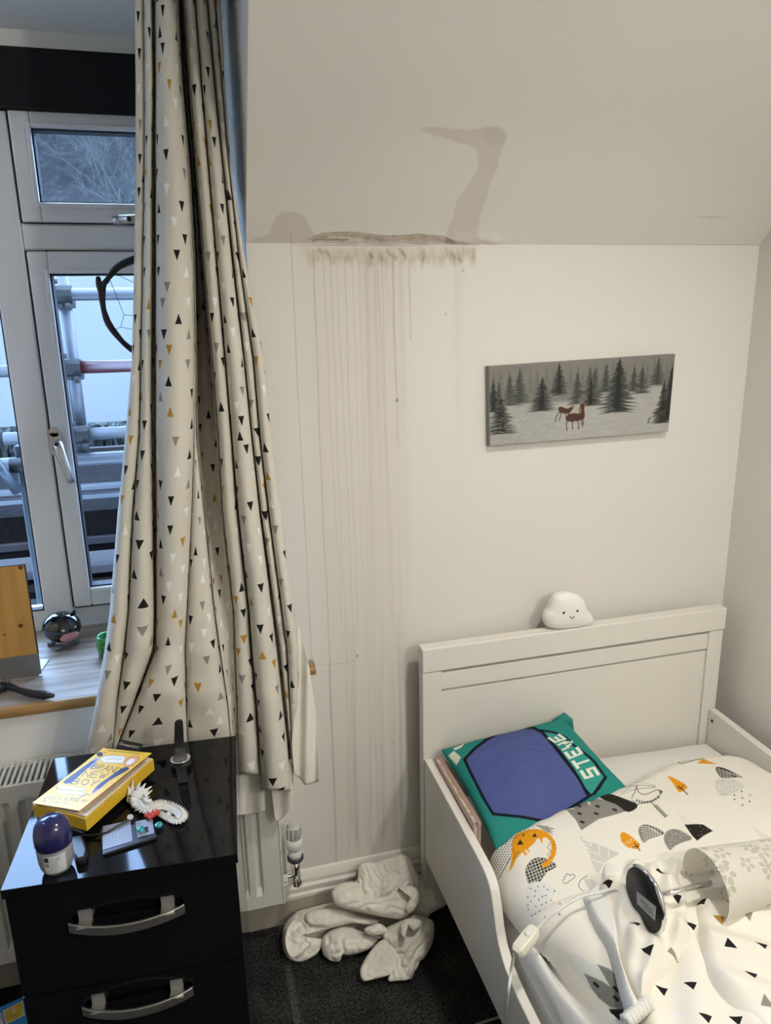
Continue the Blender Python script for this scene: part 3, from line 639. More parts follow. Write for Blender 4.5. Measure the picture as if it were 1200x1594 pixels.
M['white_cloth'] = mat('white_cotton', (.77, .75, .70), .9, spec=.15, bump=(500, .2, .001), sheen=.1)
def coons(T, R, B, L, n, m):
    """boundary curves (xy): T left->right, B left->right, L top->bottom, R top->bottom"""
    def rs_(c, k):
        c = crom(c, 10); d = np.r_[0, np.cumsum(np.hypot(*np.diff(c[:, :2], axis=0).T))]; t = np.linspace(0, d[-1], k)
        return np.stack([np.interp(t, d, c[:, j]) for j in range(c.shape[1])], -1)
    T = rs_(T, n); B = rs_(B, n); L = rs_(L, m); R = rs_(R, m); s = np.linspace(0, 1, n)[None, :, None]; t = np.linspace(0, 1, m)[:, None, None]
    return (1-t)*T[None]+t*B[None]+(1-s)*L[:, None]+s*R[:, None]-((1-s)*(1-t)*T[0]+s*(1-t)*T[-1]+(1-s)*t*B[0]+s*t*B[-1])
def zp(q, z):
    p = onZ(q[0], q[1], z); return (p.x, p.y, z)
def seg_dist(X, Y, C, closed=False):
    d = np.full(X.shape, 1e9)
    for i in range(len(C)-1):
        ax, ay = C[i][:2]; bx, by = C[i+1][:2]; dx, dy = bx-ax, by-ay; L = dx*dx+dy*dy+1e-12
        t = np.clip(((X-ax)*dx+(Y-ay)*dy)/L, 0, 1); d = np.minimum(d, np.hypot(X-ax-t*dx, Y-ay-t*dy))
    return d
# fitted sheet and mattress
mt = thing('mattress', 'white sheeted mattress in the child bed', 'mattress', (.99, -.7, .17))
Xg, Yg = np.meshgrid(np.linspace(.5725, 1.403, 260), np.linspace(-.087, -1.34, 330))
edge = np.minimum(np.minimum(Xg-.5725, 1.403-Xg), np.minimum(-.087-Yg, Yg+1.34)); ed = 1-np.sqrt(1-np.clip(1-edge/.03, 0, 1)**2)
Zs = .365-.17*np.where(edge <= 1e-6, 1, 0)-.03*ed
rid = np.exp(-((Xg-.64)/.075)**2)*np.clip((-.5-Yg)/.1, 0, 1)
Zs = Zs+rid*(.020*np.sin((Xg*1.0+.22*Yg+.015*np.sin(Yg*14))*118)+.010*np.sin((Xg+.3*Yg)*57+1)+.01)
gridmesh('fitted_sheet', np.stack([Xg, Yg, Zs], -1), 'white_cloth', parent=mt, flip=True)
MB().box(.5735, 1.402, -1.338, -.088, .1705, .33).build('mattress_core', 'white_cloth', mt, bevel=.01)
# bed pillow
def puffpillow(P00, P10, P11, P01, h, n=70, m=60, ex=.5, sag=0, seed=1, wr=.003, pinch=.04):
    P00, P10, P11, P01 = [np.array(p, float) for p in (P00, P10, P11, P01)]
    s = np.linspace(0, 1, n)[None, :, None]; t = np.linspace(0, 1, m)[:, None, None]
    c = .5+.5*np.sin(PI*(s-.5)); 
    s2 = s+pinch*np.sin(2*PI*s)*0; base = (1-s)*(1-t)*P00+s*(1-t)*P10+s*t*P11+(1-s)*t*P01
    nr = np.cross(P10-P00, P01-P00); nr = -nr/np.linalg.norm(nr)
    if nr[2] < 0: nr = -nr
    ctr = (P00+P10+P11+P01)/4
    # edges bow inwards between the corners
    base = base+(ctr-base)*pinch*(1-np.abs(2*s-1)**3*1.0)*0
    u = (P10-P00)/np.linalg.norm(P10-P00); v = (P01-P00)/np.linalg.norm(P01-P00)
    bow = pinch*np.sin(PI*s)*(2*t-1)*-1; base = base+v*bow*.5; bow2 = pinch*np.sin(PI*t)*(2*s-1)*-1; base = base+u*bow2*.5
    prof = (np.sin(PI*s)**ex)*(np.sin(PI*t)**ex)
    S, T = np.meshgrid(np.linspace(0, 1, n), np.linspace(0, 1, m))
    w = wr*fbm(S, T, 22, seed, 3)[..., None]*np.minimum(1, prof*2)
    return base+nr*(h*prof+w), base-nr*(h*prof*.6), S, T
pil = thing('pillow', 'plain white pillow against the headboard under the duvet edge', 'pillow', (1.05, -.28, .365))
a, b, S, T = puffpillow((.80, -.095, .415), (1.412, -.095, .375), (1.412, -.50, .41), (.80, -.50, .41), .045, ex=.4, seed=3)
gridmesh('pillow_top', a, 'white_cloth', parent=pil, flip=True); gridmesh('pillow_underside', b, 'white_cloth', parent=pil)

# ---- duvet, printed side
WH = srgb(233, 228, 215); MU = srgb(226, 152, 30); BK = srgb(42, 38, 34); GY = srgb(140, 136, 128); LG = srgb(206, 203, 194)
edgeL = [zp(q, z) for q, z in [((762, 1318), .45), ((768, 1352), .447), ((786, 1390), .44), ((822, 1432), .43), ((862, 1470), .42), ((915, 1537), .41), ((966, 1594), .40), ((1030, 1670), .40)]]
edgeT = [zp(q, z) for q, z in [((762, 1318), .45), ((800, 1289), .465), ((860, 1261), .475), ((920, 1240), .475), ((965, 1220), .47), ((1010, 1196), .465), ((1055, 1180), .46), ((1120, 1172), .45)]]+[(1.412, -.26, .43)]
edgeR = [(1.412, -.26, .43), (1.414, -.5, .44), (1.414, -.8, .44), (1.41, -1.1, .43)]
edgeB = [edgeL[-1], (1.0, -1.06, .43), edgeR[-1]]
G = coons(edgeT, edgeR, edgeB, edgeL, 720, 700)
ew = np.minimum(seg_dist(G[..., 0], G[..., 1], crom(edgeL, 6)), seg_dist(G[..., 0], G[..., 1], crom(edgeT, 6)))
er = seg_dist(G[..., 0], G[..., 1], edgeR); k = np.clip(ew/.055, 0, 1); k = np.sqrt(1-(1-k)**2); kr = np.clip(er/.07, 0, 1); kr = np.sqrt(1-(1-kr)**2)
X_, Y_ = G[..., 0], G[..., 1]
Z = G[..., 2]-.055+.068*k*(.35+.65*kr)+.03*np.clip(ew/.3, 0, 1)*kr
Z += .012*np.exp(-((X_-.9)/.22)**2-((Y_+.47)/.16)**2)+.0045*fbm(X_, Y_, 22, 12, 3)+.003*np.sin(X_*95+Y_*40)*np.clip(1-ew/.05, 0, 1)
# slumps where the lamp and the folded-back half lie
Z -= .035*np.clip((-.70-Y_)/.15, 0, 1)*np.clip((X_-.68)/.05, 0, 1)
G[..., 2] = Z
px, py = pix(G); pt = Paint(px, py, WH, aa=1.1)
def c2(l): return [(740+x/2.609, 1160+y/2.609) for x, y in l]
def c5(l): return [(740+x/5, 1280+y/5) for x, y in l]
def c3(l): return [(1060+x/7.97, 1060+y/7.97) for x, y in l]
rs = random.Random(11)
# dotted hill under the dinosaur
hill = c5([(85, 225), (180, 165), (300, 110), (290, 160), (285, 250), (230, 340), (180, 440), (120, 320)])
pt.poly(hill, srgb(238, 232, 220))
def inpoly(x, y, P):
    c = False; n = len(P)
    for i in range(n):
        ax, ay = P[i]; bx, by = P[(i+1) % n]
        if (ay > y) != (by > y) and x < (bx-ax)*(y-ay)/(by-ay)+ax: c = not c
    return c
for i in range(16):
    for j in range(18):
        x = 80+i*21+(j % 2)*10; y = 110+j*20; q = c5([(x, y)])[0]
        if inpoly(q[0], q[1], hill): pt.dot(q[0], q[1], 1.0, BK)
pt.line(c5([(180, 440), (225, 360), (275, 275)]), 1.2, BK)
# mustard dinosaur
pt.poly(crom(c5([(262, 382), (280, 290), (282, 200), (292, 130), (330, 88), (400, 62), (470, 52), (540, 68), (590, 105), (622, 160), (630, 220), (615, 270), (585, 315), (548, 345), (520, 340), (516, 322), (545, 305), (575, 270), (588, 220), (590, 170), (575, 140), (545, 118), (520, 130), (525, 158), (512, 156), (500, 130), (478, 128), (455, 165), (410, 205), (425, 228), (412, 232), (395, 212), (385, 222), (402, 248), (388, 258), (362, 236), (335, 262), (310, 300), (290, 345)]), 3, True), MU)
for x, y, s in [(348, 156, 24), (460, 100, 18), (374, 96, 11), (440, 58, 0)]:
    if s: pt.poly(c5([(x, y-s), (x+s*1.1, y+s*.7), (x-s*1.1, y+s*.8)]), BK)
for t in range(16):
    x, y = [(290+t*3, 200+t*0), ][0] if False else (572+10*math.sin(t*.9), 150+t*8); pt.poly(c5([(x+6, y), (x-10, y+4), (x+4, y+9)]), BK) if t % 2 else None
for x, y in [(300, 232), (318, 240), (330, 232), (308, 258), (326, 262), (345, 245), (300, 275), (612, 150), (616, 175), (618, 200), (608, 180), (350, 70), (330, 80), (312, 98), (296, 120), (286, 150), (282, 180), (380, 62), (410, 54), (290, 215)]:
    pt.poly(c5([(x, y-4), (x+8, y+2), (x-5, y+5)]), BK)
# grey feather leaf over the dinosaur
for a_, b_ in [((480, 25), (520, 40)), ((500, 30), (610, 50)), ((520, 50), (600, 70)), ((540, 40), (600, 92)), ((560, 30), (560, 75))]: pt.line(c5([a_, b_]), 1.3, GY)
pt.poly(c5([(470, 22), (545, 28), (610, 52), (575, 62), (600, 92), (545, 72), (515, 52)]), GY, .7)
# black hatched hill
hh = crom(c5([(420, 488), (395, 430), (390, 370), (410, 320), (450, 285), (500, 274), (560, 285), (610, 315), (634, 338), (600, 365), (560, 385), (520, 440), (500, 462), (460, 462)]), 3, True)
pt.poly(hh, BK)
for k in range(8):
    a0 = (400+k*30, 300-k*4); pt.line(c5([(390+k*34, 290), (440+k*26, 480)]), 0, WH)
for k in range(-2, 9):
    for (a0, b0) in [((392+k*26, 262), (470+k*26, 480)), ]:
        seg = [(a0[0]+(b0[0]-a0[0])*t/24, a0[1]+(b0[1]-a0[1])*t/24) for t in range(25)]
        seg = [q for q in c5(seg) if inpoly(q[0], q[1], hh)]
        if len(seg) > 1: pt.line(seg, .7, WH)
    a0 = (385, 330+k*26); b0 = (640, 225+k*26); seg = [(a0[0]+(b0[0]-a0[0])*t/24, a0[1]+(b0[1]-a0[1])*t/24) for t in range(25)]; seg = [q for q in c5(seg) if inpoly(q[0], q[1], hh)]
    if len(seg) > 1: pt.line(seg, .7, WH)
# dinosaur tail tip again over the hill
pt.poly(crom(c5([(516, 322), (545, 305), (575, 285), (590, 310), (560, 340), (535, 350), (516, 342)]), 3, True), MU)
# pale dotted rain cloud
rc = crom(c5([(400, 500), (440, 470), (520, 462), (590, 490), (628, 530), (600, 580), (560, 630), (500, 690), (450, 735), (400, 710), (392, 620), (392, 560)]), 3, True); pt.poly(rc, srgb(222, 222, 216))
for x, y in [(487, 500), (533, 500), (430, 515), (465, 535), (560, 525), (615, 535), (408, 583), (460, 575), (547, 570), (520, 578), (432, 617), (495, 604), (408, 645), (470, 655), (515, 642), (550, 625), (412, 678), (500, 690), (440, 725), (466, 712)]: pt.dot(*c5([(x, y)])[0], 1.1, BK)
for x, y, c_ in [(590, 604, MU), (657, 632, GY), (654, 714, BK), (538, 676, LG), (540, 736, GY), (598, 782, LG)]: pt.poly(c5([(x-10, y+8), (x, y-10), (x+10, y+8)]), c_)
# cloud outline
pt.line(crom(c5([(685, 468), (682, 448), (696, 440), (690, 425), (705, 418), (708, 402), (728, 405), (738, 415), (752, 405), (772, 412), (770, 430), (735, 455), (700, 478)]), 3, True), .9, BK)
pt.line(crom(c5([(840, 540), (808, 505), (805, 480), (825, 445), (870, 415)]), 4), 1, BK)
pt.poly(crom(c5([(845, 450), (880, 440), (925, 455), (940, 490), (925, 520), (890, 530)]), 3, True), LG)
# grey leaf with white veins
pt.poly(crom(c5([(808, 108), (860, 135), (960, 175), (1060, 215), (1115, 245), (1040, 290), (990, 335), (958, 395), (920, 350), (890, 260), (860, 190)]), 3, True), LG)
for l in [[(830, 130), (905, 160), (900, 180), (840, 160)], [(890, 230), (965, 250), (965, 180)], [(905, 290), (995, 320)], [(1035, 215), (1035, 270)], [(860, 190), (890, 210)]]: pt.line(c5(l), 1.6, WH)
# grey spiky mountain and black hill next to the cushion
pt.poly(c2([(368, 262), (402, 258), (380, 240), (440, 222), (468, 246), (462, 224), (500, 218), (560, 232), (612, 268), (575, 280), (500, 300), (430, 346), (405, 300)]), GY)
for x, y in [(420, 246), (495, 248), (565, 262), (422, 278), (490, 278), (433, 312)]: pt.line(c2([(x-5, y-2), (x+6, y+2)]), 3.4, BK)
pt.poly(crom(c2([(498, 200), (540, 196), (600, 215), (660, 244), (620, 272), (570, 240), (520, 222)]), 3, True), BK)
# contour lines and outline dinosaur
for k in range(5):
    pt.line(crom([(740+(578+k*12)/2.609+rs.random(), 1160+(205-k*9)/2.609), (740+620/2.609, 1160+(190-k*8)/2.609), (740+665/2.609, 1160+(178-k*7+5*(k % 2))/2.609), (740+730/2.609, 1160+(172-k*2)/2.609)], 4), .6, GY, .8)
P_ = c2([(635, 215), (648, 190), (655, 165), (662, 190), (690, 200), (735, 182), (758, 188), (745, 205), (720, 225), (690, 232), (655, 238)]); pt.line(crom(P_, 3, True), 1.1, BK)
for i in range(9):
    x = 650+i*11; y = 236-(i-3)**2*.8; pt.poly(c2([(x, y), (x+6, y-12), (x+10, y-1)]), BK)
for i in range(5): pt.poly(c2([(742+i*3, 182+i*1), (758, 190), (748, 196)]), BK, .5)
pt.line(c2([(715, 232), (748, 268), (770, 290)]), 1.4, BK)
for i in range(6):
    x, y = 722+i*8, 240+i*8; pt.poly(c2([(x, y), (x+22, y+4), (x+6, y+16)]), GY)
# right-hand prints
pt.poly(crom(c2([(780, 126), (808, 134), (845, 155), (860, 172), (830, 192), (815, 175), (798, 150)]), 3, True), MU); pt.line(c2([(825, 165), (862, 200)]), 1.6, BK); pt.line(c2([(845, 160), (835, 178), (818, 172)]), 1.2, BK)
pt.poly(c2([(670, 128), (690, 125), (684, 132)]), BK)
pt.line(c2([(820, 66), (835, 76), (890, 60), (925, 54)]), .9, BK)
for i in range(7): pt.line(c2([(826+i*13, 64-i), (832+i*13, 74-i*2)]), .6, BK)
pt.poly(c2([(925, 52), (940, 62), (980, 77), (900, 74)]), MU)
hh = crom(c3([(430, 1100), (440, 1068), (500, 1072), (580, 1100), (680, 1150), (765, 1198), (700, 1195), (600, 1205), (500, 1203), (455, 1150)]), 3, True); pt.poly(hh, BK)
for k in range(6):
    pt.line(c3([(440, 1085+k*22), (560+k*20, 1120+k*16), (740, 1190+k*4)][:2+(k < 2)]), .5, WH, .8); pt.line(c3([(470+k*45, 1080+k*16), (500+k*40, 1200)]), .5, WH, .8)
pt.poly(crom(c3([(420, 1260), (440, 1215), (560, 1205), (680, 1225), (790, 1310), (700, 1370), (600, 1420), (500, 1425), (430, 1340)]), 3, True), srgb(216, 213, 204))
for i in range(30): q = c3([(rs.uniform(440, 700), rs.uniform(1225, 1410))])[0]; pt.dot(q[0], q[1], .55, GY)
for x, y in [(750, 1368), (855, 1418), (848, 1495), (660, 1468), (760, 1540), (660, 1415), (760, 1450)]: q = c3([(x, y)])[0]; pt.poly([(q[0]-1.8, q[1]+1), (q[0]+.3, q[1]-1.6), (q[0]+2, q[1]+1)], GY if x % 2 else BK)
hh = crom(c2([(680, 395), (662, 350), (670, 328), (695, 322), (735, 335), (768, 358), (735, 372), (705, 382)]), 3, True); pt.poly(hh, srgb(120, 116, 108))
for k in range(7): pt.line(c2([(664+k*2, 330+k*10), (700+k*9, 332+k*6), (730+k*5, 345+k*4)]), .55, WH, .9); pt.line(c2([(676+k*13, 324+k*2), (690+k*10, 388-k*4)]), .55, WH, .9)
hh = crom(c2([(788, 426), (765, 385), (775, 352), (805, 340), (845, 352), (880, 380), (840, 395), (810, 410)]), 3, True); pt.poly(hh, srgb(138, 134, 126))
for i in range(40):
    q = c2([(rs.uniform(768, 875), rs.uniform(345, 420))])[0]
    if inpoly(q[0], q[1], hh): pt.dot(q[0], q[1], .5, WH)
pt.poly(c2([(848, 322), (880, 318), (925, 322), (965, 348), (930, 366), (900, 388), (880, 368)]), BK)
for i in range(14):
    q = c2([(rs.uniform(860, 950), rs.uniform(322, 380))])[0]; pt.dot(q[0], q[1], .4, WH, .6)
pt.poly(c2([(815, 268), (860, 300), (900, 320), (850, 322)]), srgb(226, 220, 207)); pt.poly(c2([(1125, 330), (1200, 375), (1200, 400), (1150, 370)]), srgb(222, 216, 203))
hh = crom(c2([(588, 378), (590, 358), (605, 354), (640, 375), (668, 405), (655, 422), (620, 415), (598, 398)]), 3, True); pt.poly(hh, MU)
for i in range(22):
    q = c2([(rs.uniform(590, 655), rs.uniform(357, 415))])[0]
    if inpoly(q[0], q[1], hh): pt.line([q, (q[0]+1, q[1]+1)], .8, WH)
pt.line(c2([(668, 428), (645, 398)]), 1.6, BK); pt.line(c2([(635, 412), (658, 412), (662, 400)]), 1.4, BK)
# lower prints
pt.poly(c5([(690, 1010), (800, 1040), (950, 1110), (1030, 1270), (920, 1230), (840, 1170), (930, 1330), (880, 1290), (760, 1150)]), srgb(219, 220, 212))
pt.poly(c5([(842, 1172), (990, 1240), (1048, 1278), (945, 1102), (1040, 1140), (1100, 1190), (1160, 1300), (1190, 1400), (1150, 1460), (1050, 1440), (960, 1370), (900, 1290)]), srgb(132, 131, 124))
for x, y in [(940, 1266), (1095, 1300), (1095, 1372)]: pt.line(c5([(x-14, y-14), (x+12, y+12)]), 5, BK)
pt.poly(c5([(1040, 1450), (1150, 1455), (1200, 1500), (1130, 1530), (1080, 1580)]), BK); pt.poly(c5([(1022, 1510), (1045, 1495), (1085, 1560), (1085, 1600), (1020, 1560)]), MU)
pt.poly(c5([(878, 752), (924, 748), (922, 798)]), MU); 
M['duvet_print'] = colmat('printed_duvet_cotton', .88, bump=(500, .2, .001), spec=.15)
duv = thing('duvet', 'white duvet printed with dinosaurs, hills and leaves, triangle side folded back', 'duvet', (1.0, -.65, .40))
gridmesh('printed_side', G, 'duvet_print', pt.c, parent=duv, flip=True)
M['duvet_tri'] = trifabric('triangle_duvet_cotton', WH, .074, .040, .0175, .020, blacks=.50)
def patch(name, T_, R_, B_, L_, n, m, h, mtl, rnd=.04, wr=.006, ws=20, seed=0, fold=None, drop=.04, sides='TLRB'):
    T_, R_, B_, L_ = [[zp(q[:2], q[2]) for q in c] for c in (T_, R_, B_, L_)]
    g = coons(T_, R_, B_, L_, n, m); X, Y = g[..., 0], g[..., 1]; e = np.full(X.shape, 9.)
    for k_, c in zip('TRBL', (T_, R_, B_, L_)):
        if k_ in sides: e = np.minimum(e, seg_dist(X, Y, crom(c, 6)))
    k = np.clip(e/rnd, 0, 1); k = np.sqrt(1-(1-k)**2); z = g[..., 2]-drop+(drop+h)*k+wr*fbm(X, Y, ws, seed, 3)*k
    if fold is not None: z = z+fold(X, Y)*k
    g[..., 2] = z; return gridmesh(name, g, mtl, uv=np.stack([X*.82+Y*.57, -X*.57+Y*.82], -1), parent=duv, flip=True)
w0 = lambda X, Y: .006*np.sin(X*60-Y*35)
patch('reverse_side', [(975, 1400, .46), (1060, 1370, .47), (1150, 1360, .47), (1290, 1330, .46)], [(1290, 1330, .46), (1310, 1500, .46), (1330, 1700, .46)], [(1000, 1690, .43), (1150, 1700, .45), (1330, 1700, .46)],
      [(975, 1400, .46), (985, 1500, .45), (988, 1560, .44), (1000, 1690, .43)], 200, 200, .012, 'duvet_tri', fold=w0, seed=5)
patch('reverse_fold', [(958, 1356, .475), (985, 1343, .485), (1010, 1338, .49), (1045, 1339, .49), (1080, 1352, .485)], [(1080, 1352, .485), (1074, 1400, .485), (1081, 1445, .48), (1085, 1472, .475)],
      [(998, 1578, .455), (1012, 1552, .46), (1040, 1520, .465), (1085, 1472, .475)], [(958, 1356, .475), (915, 1392, .47), (944, 1440, .465), (960, 1490, .46), (982, 1545, .455), (998, 1578, .455)], 180, 200, .022, 'duvet_tri', rnd=.035, seed=8,
      fold=lambda X, Y: .008*np.sin((X+.5*Y)*75)+.004*np.sin((X-Y)*120))
patch('reverse_fold', [(1076, 1388, .475), (1110, 1400, .48), (1180, 1380, .48), (1290, 1340, .475)], [(1290, 1340, .475), (1320, 1500, .47), (1340, 1700, .46)], [(1250, 1690, .455), (1290, 1700, .455), (1340, 1700, .46)],
      [(1076, 1388, .475), (1078, 1440, .475), (1086, 1490, .472), (1102, 1530, .468), (1135, 1573, .463), (1170, 1606, .46), (1250, 1690, .455)], 200, 200, .022, 'duvet_tri', rnd=.03, seed=10,
      fold=lambda X, Y: .007*np.sin((X*.8+Y)*60+2)+.008*np.exp(-((X-1.0)/.03)**2)*np.cos(Y*50))
hem = [(905, 1388, .478), (930, 1372, .485), (948, 1400, .482), (958, 1440, .478), (966, 1480, .474), (984, 1530, .468), (996, 1575, .465)]
hl = [(900, 1400), (914, 1425), (932, 1450), (948, 1482), (957, 1500), (966, 1530), (975, 1560), (986, 1588)]
patch('hem_band', [(905, 1398, .468), (925, 1380, .475), (950, 1364, .478)], [(950, 1364, .478), (948, 1400, .475), (962, 1440, .472), (965, 1480, .468), (980, 1530, .462), (1000, 1572, .455)], [(984, 1590, .45), (992, 1582, .452), (1000, 1572, .455)],
      [(905, 1398, .468), (925, 1438, .465), (946, 1470, .462), (957, 1503, .458), (968, 1545, .455), (984, 1590, .45)], 30, 160, .014, 'white_cloth', rnd=.010, wr=.004, ws=50, seed=14, drop=.02)
patch('turned_edge', [(930, 1372, .47), (935, 1352, .475), (952, 1343, .475), (985, 1338, .475)], [(985, 1338, .475), (985, 1352, .475), (975, 1372, .475)], [(945, 1398, .47), (960, 1388, .473), (975, 1372, .475)], [(930, 1372, .47), (936, 1388, .47), (945, 1398, .47)], 50, 40, .022, 'white_cloth', rnd=.015, wr=.004, ws=60, seed=15, drop=.02)
# gathered buttoned end of the cover
m = MB()
for i in range(7):
    a0 = zp((968+i*5.2, 1584-i*5+0), .458); b0 = zp((984+i*5, 1597-i*4.2), .452); m.tube([a0, ((a0[0]+b0[0])/2, (a0[1]+b0[1])/2, .466), b0], [.006, .0075, .006], 8)
m.build('gathered_end', 'white_cloth', duv)

# ---- teal cushion
cTL, cTR, cBR, cBL = (.574, -.102, .515), (.928, -.108, .548), (.985, -.345, .470), (.596, -.430, .440)
cu = thing('cushion', 'teal cushion with blue badge panel and white lettering', 'cushion', (.77, -.26, .43))
a, b, S, T = puffpillow(cTL, cTR, cBR, cBL, .058, n=420, m=380, ex=.42, seed=21, wr=.007, pinch=.016)
TE = srgb(38, 132, 122); BL = srgb(78, 88, 142); NV = srgb(14, 18, 34)
px, py = pix(a); pt = Paint(px, py, TE, aa=.9)
def c4(l): return [(680+x/4, 1080+y/4) for x, y in l]
blue = [(172, 408), (230, 345), (310, 285), (400, 235), (520, 208), (600, 212), (650, 235), (700, 290), (800, 415), (880, 520), (945, 640), (850, 700), (680, 795), (520, 765), (350, 748), (290, 650), (230, 530), (190, 450)]
pt.poly(c4(blue), BL); 
pan = [(650, 228), (730, 240), (800, 270), (850, 320), (900, 355), (960, 400), (1050, 520), (1010, 590), (960, 635), (920, 590), (850, 470), (760, 350), (700, 285)]
pt.poly(c4(pan), srgb(52, 146, 134))
pt.line(c4(blue+[blue[0]]), 4.6, NV); pt.line(c4(pan+[pan[0]]), 3.4, NV)
pt.line(c4([(1050, 520), (985, 425), (890, 350)]), 3, NV); pt.line(c4([(980, 620), (1050, 520)]), 5, NV)
pt.poly(c4([(70, 385), (105, 355), (150, 395), (122, 445)]), srgb(215, 215, 200)); pt.poly(c4([(100, 340), (150, 320), (180, 300), (185, 300), (150, 335), (115, 352)]), srgb(215, 215, 200))
# lettering, reading upwards
GL = {'S': ['11111', '10000', '11111', '00001', '11111'], 'T': ['11111', '00100', '00100', '00100', '00100'], 'E': ['11111', '10000', '11110', '10000', '11111'], 'V': ['10001', '10001', '11011', '01010', '00100']}
ctr = [(952, 492), (901, 428), (851, 368), (806, 316), (748, 278)]
lets = [('S', (-96, 28), (-34, -52)), ('T', (-94, 32), (-36, -48)), ('E', (-88, 38), (-34, -42)), ('V', (-80, 38), (-34, -38)), ('E', (-76, 26), (-46, -32))]
for (ch, uu, dd), (cx, cy) in zip(lets, ctr):
    for r_, row in enumerate(GL[ch]):
        for k_, v_ in enumerate(row):
            if v_ == '1':
                def q(a_, b_): return (cx+dd[0]*(a_/5-.5)+uu[0]*(.5-b_/5), cy+dd[1]*(a_/5-.5)+uu[1]*(.5-b_/5))
                pt.poly(c4([q(k_-.02, r_-.02), q(k_+1.02, r_-.02), q(k_+1.02, r_+1.02), q(k_-.02, r_+1.02)]), srgb(228, 228, 212))
M['cushion_print'] = colmat('printed_cushion_cloth', .8, bump=(300, .15, .001), spec=.2)
M['teal'] = mat('teal_cloth', TE, .85, bump=(300, .2, .001))
gridmesh('printed_front', a, 'cushion_print', pt.c, parent=cu, flip=True); gridmesh('cushion_back', b[::4, ::4], 'teal', parent=cu)
m = MB(); c_ = Vector(cTR); m.tube([c_+Vector((-.03, 0, -.012)), c_+Vector((.004, 0, .004)), c_+Vector((.016, 0, -.008)), c_+Vector((.02, -.01, -.035))], [.012, .014, .011, .006], 10); m.build('corner_tuft', 'teal', cu)

# ---- two thin books between rail and cushion
M['pink_book'] = mat('pale_pink_cover', (.62, .42, .37), .45); M['pages'] = mat('book_pages', (.72, .64, .50), .8)
def slab(name, lab, xa, xb, mt_, sp):
    t = thing(name, lab, 'book', (xa, -.24, .39), 'books beside the cushion')
    y0, y1, za, zb = -.375, -.105, .44, .492
    MB().box(xa, xa+.0018, y0, y1, .37, zb+.004).build('cover', mt_, t, bevel=.0008); MB().box(xb-.0018, xb, y0, y1, .37, zb+.004).build('cover', mt_, t, bevel=.0008)
    MB().box(xa+.0016, xb-.0016, y0+.002, y1, .372, zb).build('page_block', sp, t); return t
M['colour_edge'] = mat('multicoloured_page_edge', (.5, .5, .3), .7)
nt = M['colour_edge'].node_tree; n_ = nt.nodes.new('ShaderNodeTexNoise'); n_.inputs['Scale'].default_value = 28; tc_ = nt.nodes.new('ShaderNodeTexCoord'); r_ = nt.nodes.new('ShaderNodeValToRGB')
e = r_.color_ramp.elements; e[0].position = .3; e[0].color = (.20, .10, .22, 1); e[1].position = .7; e[1].color = (.6, .5, .08, 1); q_ = e.new(.42); q_.color = (.62, .55, .45, 1); q_ = e.new(.58); q_.color = (.30, .36, .12, 1); q_ = e.new(.52); q_.color = (.62, .5, .42, 1)
nt.links.new(tc_.outputs['Object'], n_.inputs['Vector']); nt.links.new(n_.outputs[0], r_.inputs[0]); nt.links.new(r_.outputs[0], nt.nodes['Principled BSDF'].inputs['Base Color'])
slab('picture_book', 'thin pink-edged picture book standing against the left bed rail', .5575, .5685, 'pink_book', 'colour_edge')
slab('picture_book', 'very thin pale book squeezed between the pink-edged book and the teal cushion', .5695, .5755, 'pink_book', 'pages')

# ---- cloud ornament on the headboard
cl = thing('cloud_night_light', 'small white cloud shaped night light with smiling face on the headboard', 'night light', (.95, -.062, .80))
bm = MB(); o = Vector((.950, -.060, .80)); 
g_ = 140; uu_, vv_ = np.meshgrid(np.linspace(0, 2*PI, g_), np.linspace(.0001, PI-.0001, 70))
def ff(x, z):
    f_ = 0
    for cx, cz, r in [(0, .026, .040), (-.042, .022, .027), (.042, .020, .028), (-.014, .052, .030), (.012, .054, .028), (.022, .040, .03), (-.03, .036, .026)]: f_ = f_+np.exp(-((x-cx)**2+(z-cz)**2)/(r*r)*1.6)
    return f_
ths = np.linspace(0, 2*PI, g_); out_ = crom([(852, 975), (870, 978), (888, 977.5), (906, 974), (918, 970.5), (922.5, 964), (918.5, 955), (912, 947), (907, 933), (897, 925), (879, 922), (864, 926), (857, 937), (853, 947), (847, 955), (846, 966)], 8, True)
out_ = np.array([[onY(x, y, -.062).x-.950, onY(x, y, -.062).z-.80] for x, y in out_])
an_ = np.arctan2(out_[:, 1]-.034, out_[:, 0]) % (2*PI); ro_ = np.hypot(out_[:, 0], out_[:, 1]-.034); k_ = np.argsort(an_); rad_ = np.interp(ths, np.r_[an_[k_]-2*PI, an_[k_], an_[k_]+2*PI], np.tile(ro_[k_], 3))
rows = []
for vv in np.linspace(0, PI, 60):
    k_ = math.sin(vv)**.75; x = rad_*k_*np.cos(ths); z = .034+rad_*k_*np.sin(ths); z = np.maximum(z, .001); y = -np.full(g_, 1)*.026*math.cos(vv)*(abs(math.cos(vv))**-.3 if abs(math.cos(vv)) > 1e-4 else 0)
    rows.append(np.stack([x+o.x, y+o.y, z+o.z], -1))
M['cloud'] = mat('white_silicone', (.86, .84, .78), .45, spec=.4)
gridmesh('cloud_body', np.array(rows), 'cloud', parent=cl)
for q in [(877.5, 954), (898.5, 951)]:
    p = onY(q[0], q[1], -.0845); MB().ball(p, (.0036, .002, .0036)).build('eye', 'rubber', cl)
MB().tube([onY(x, y, -.0868) for x, y in [(887, 959.5), (888.5, 962), (890.5, 962.8), (892.5, 961.3), (893.5, 958.8)]], .0009, 6).build('mouth', 'rubber', cl)

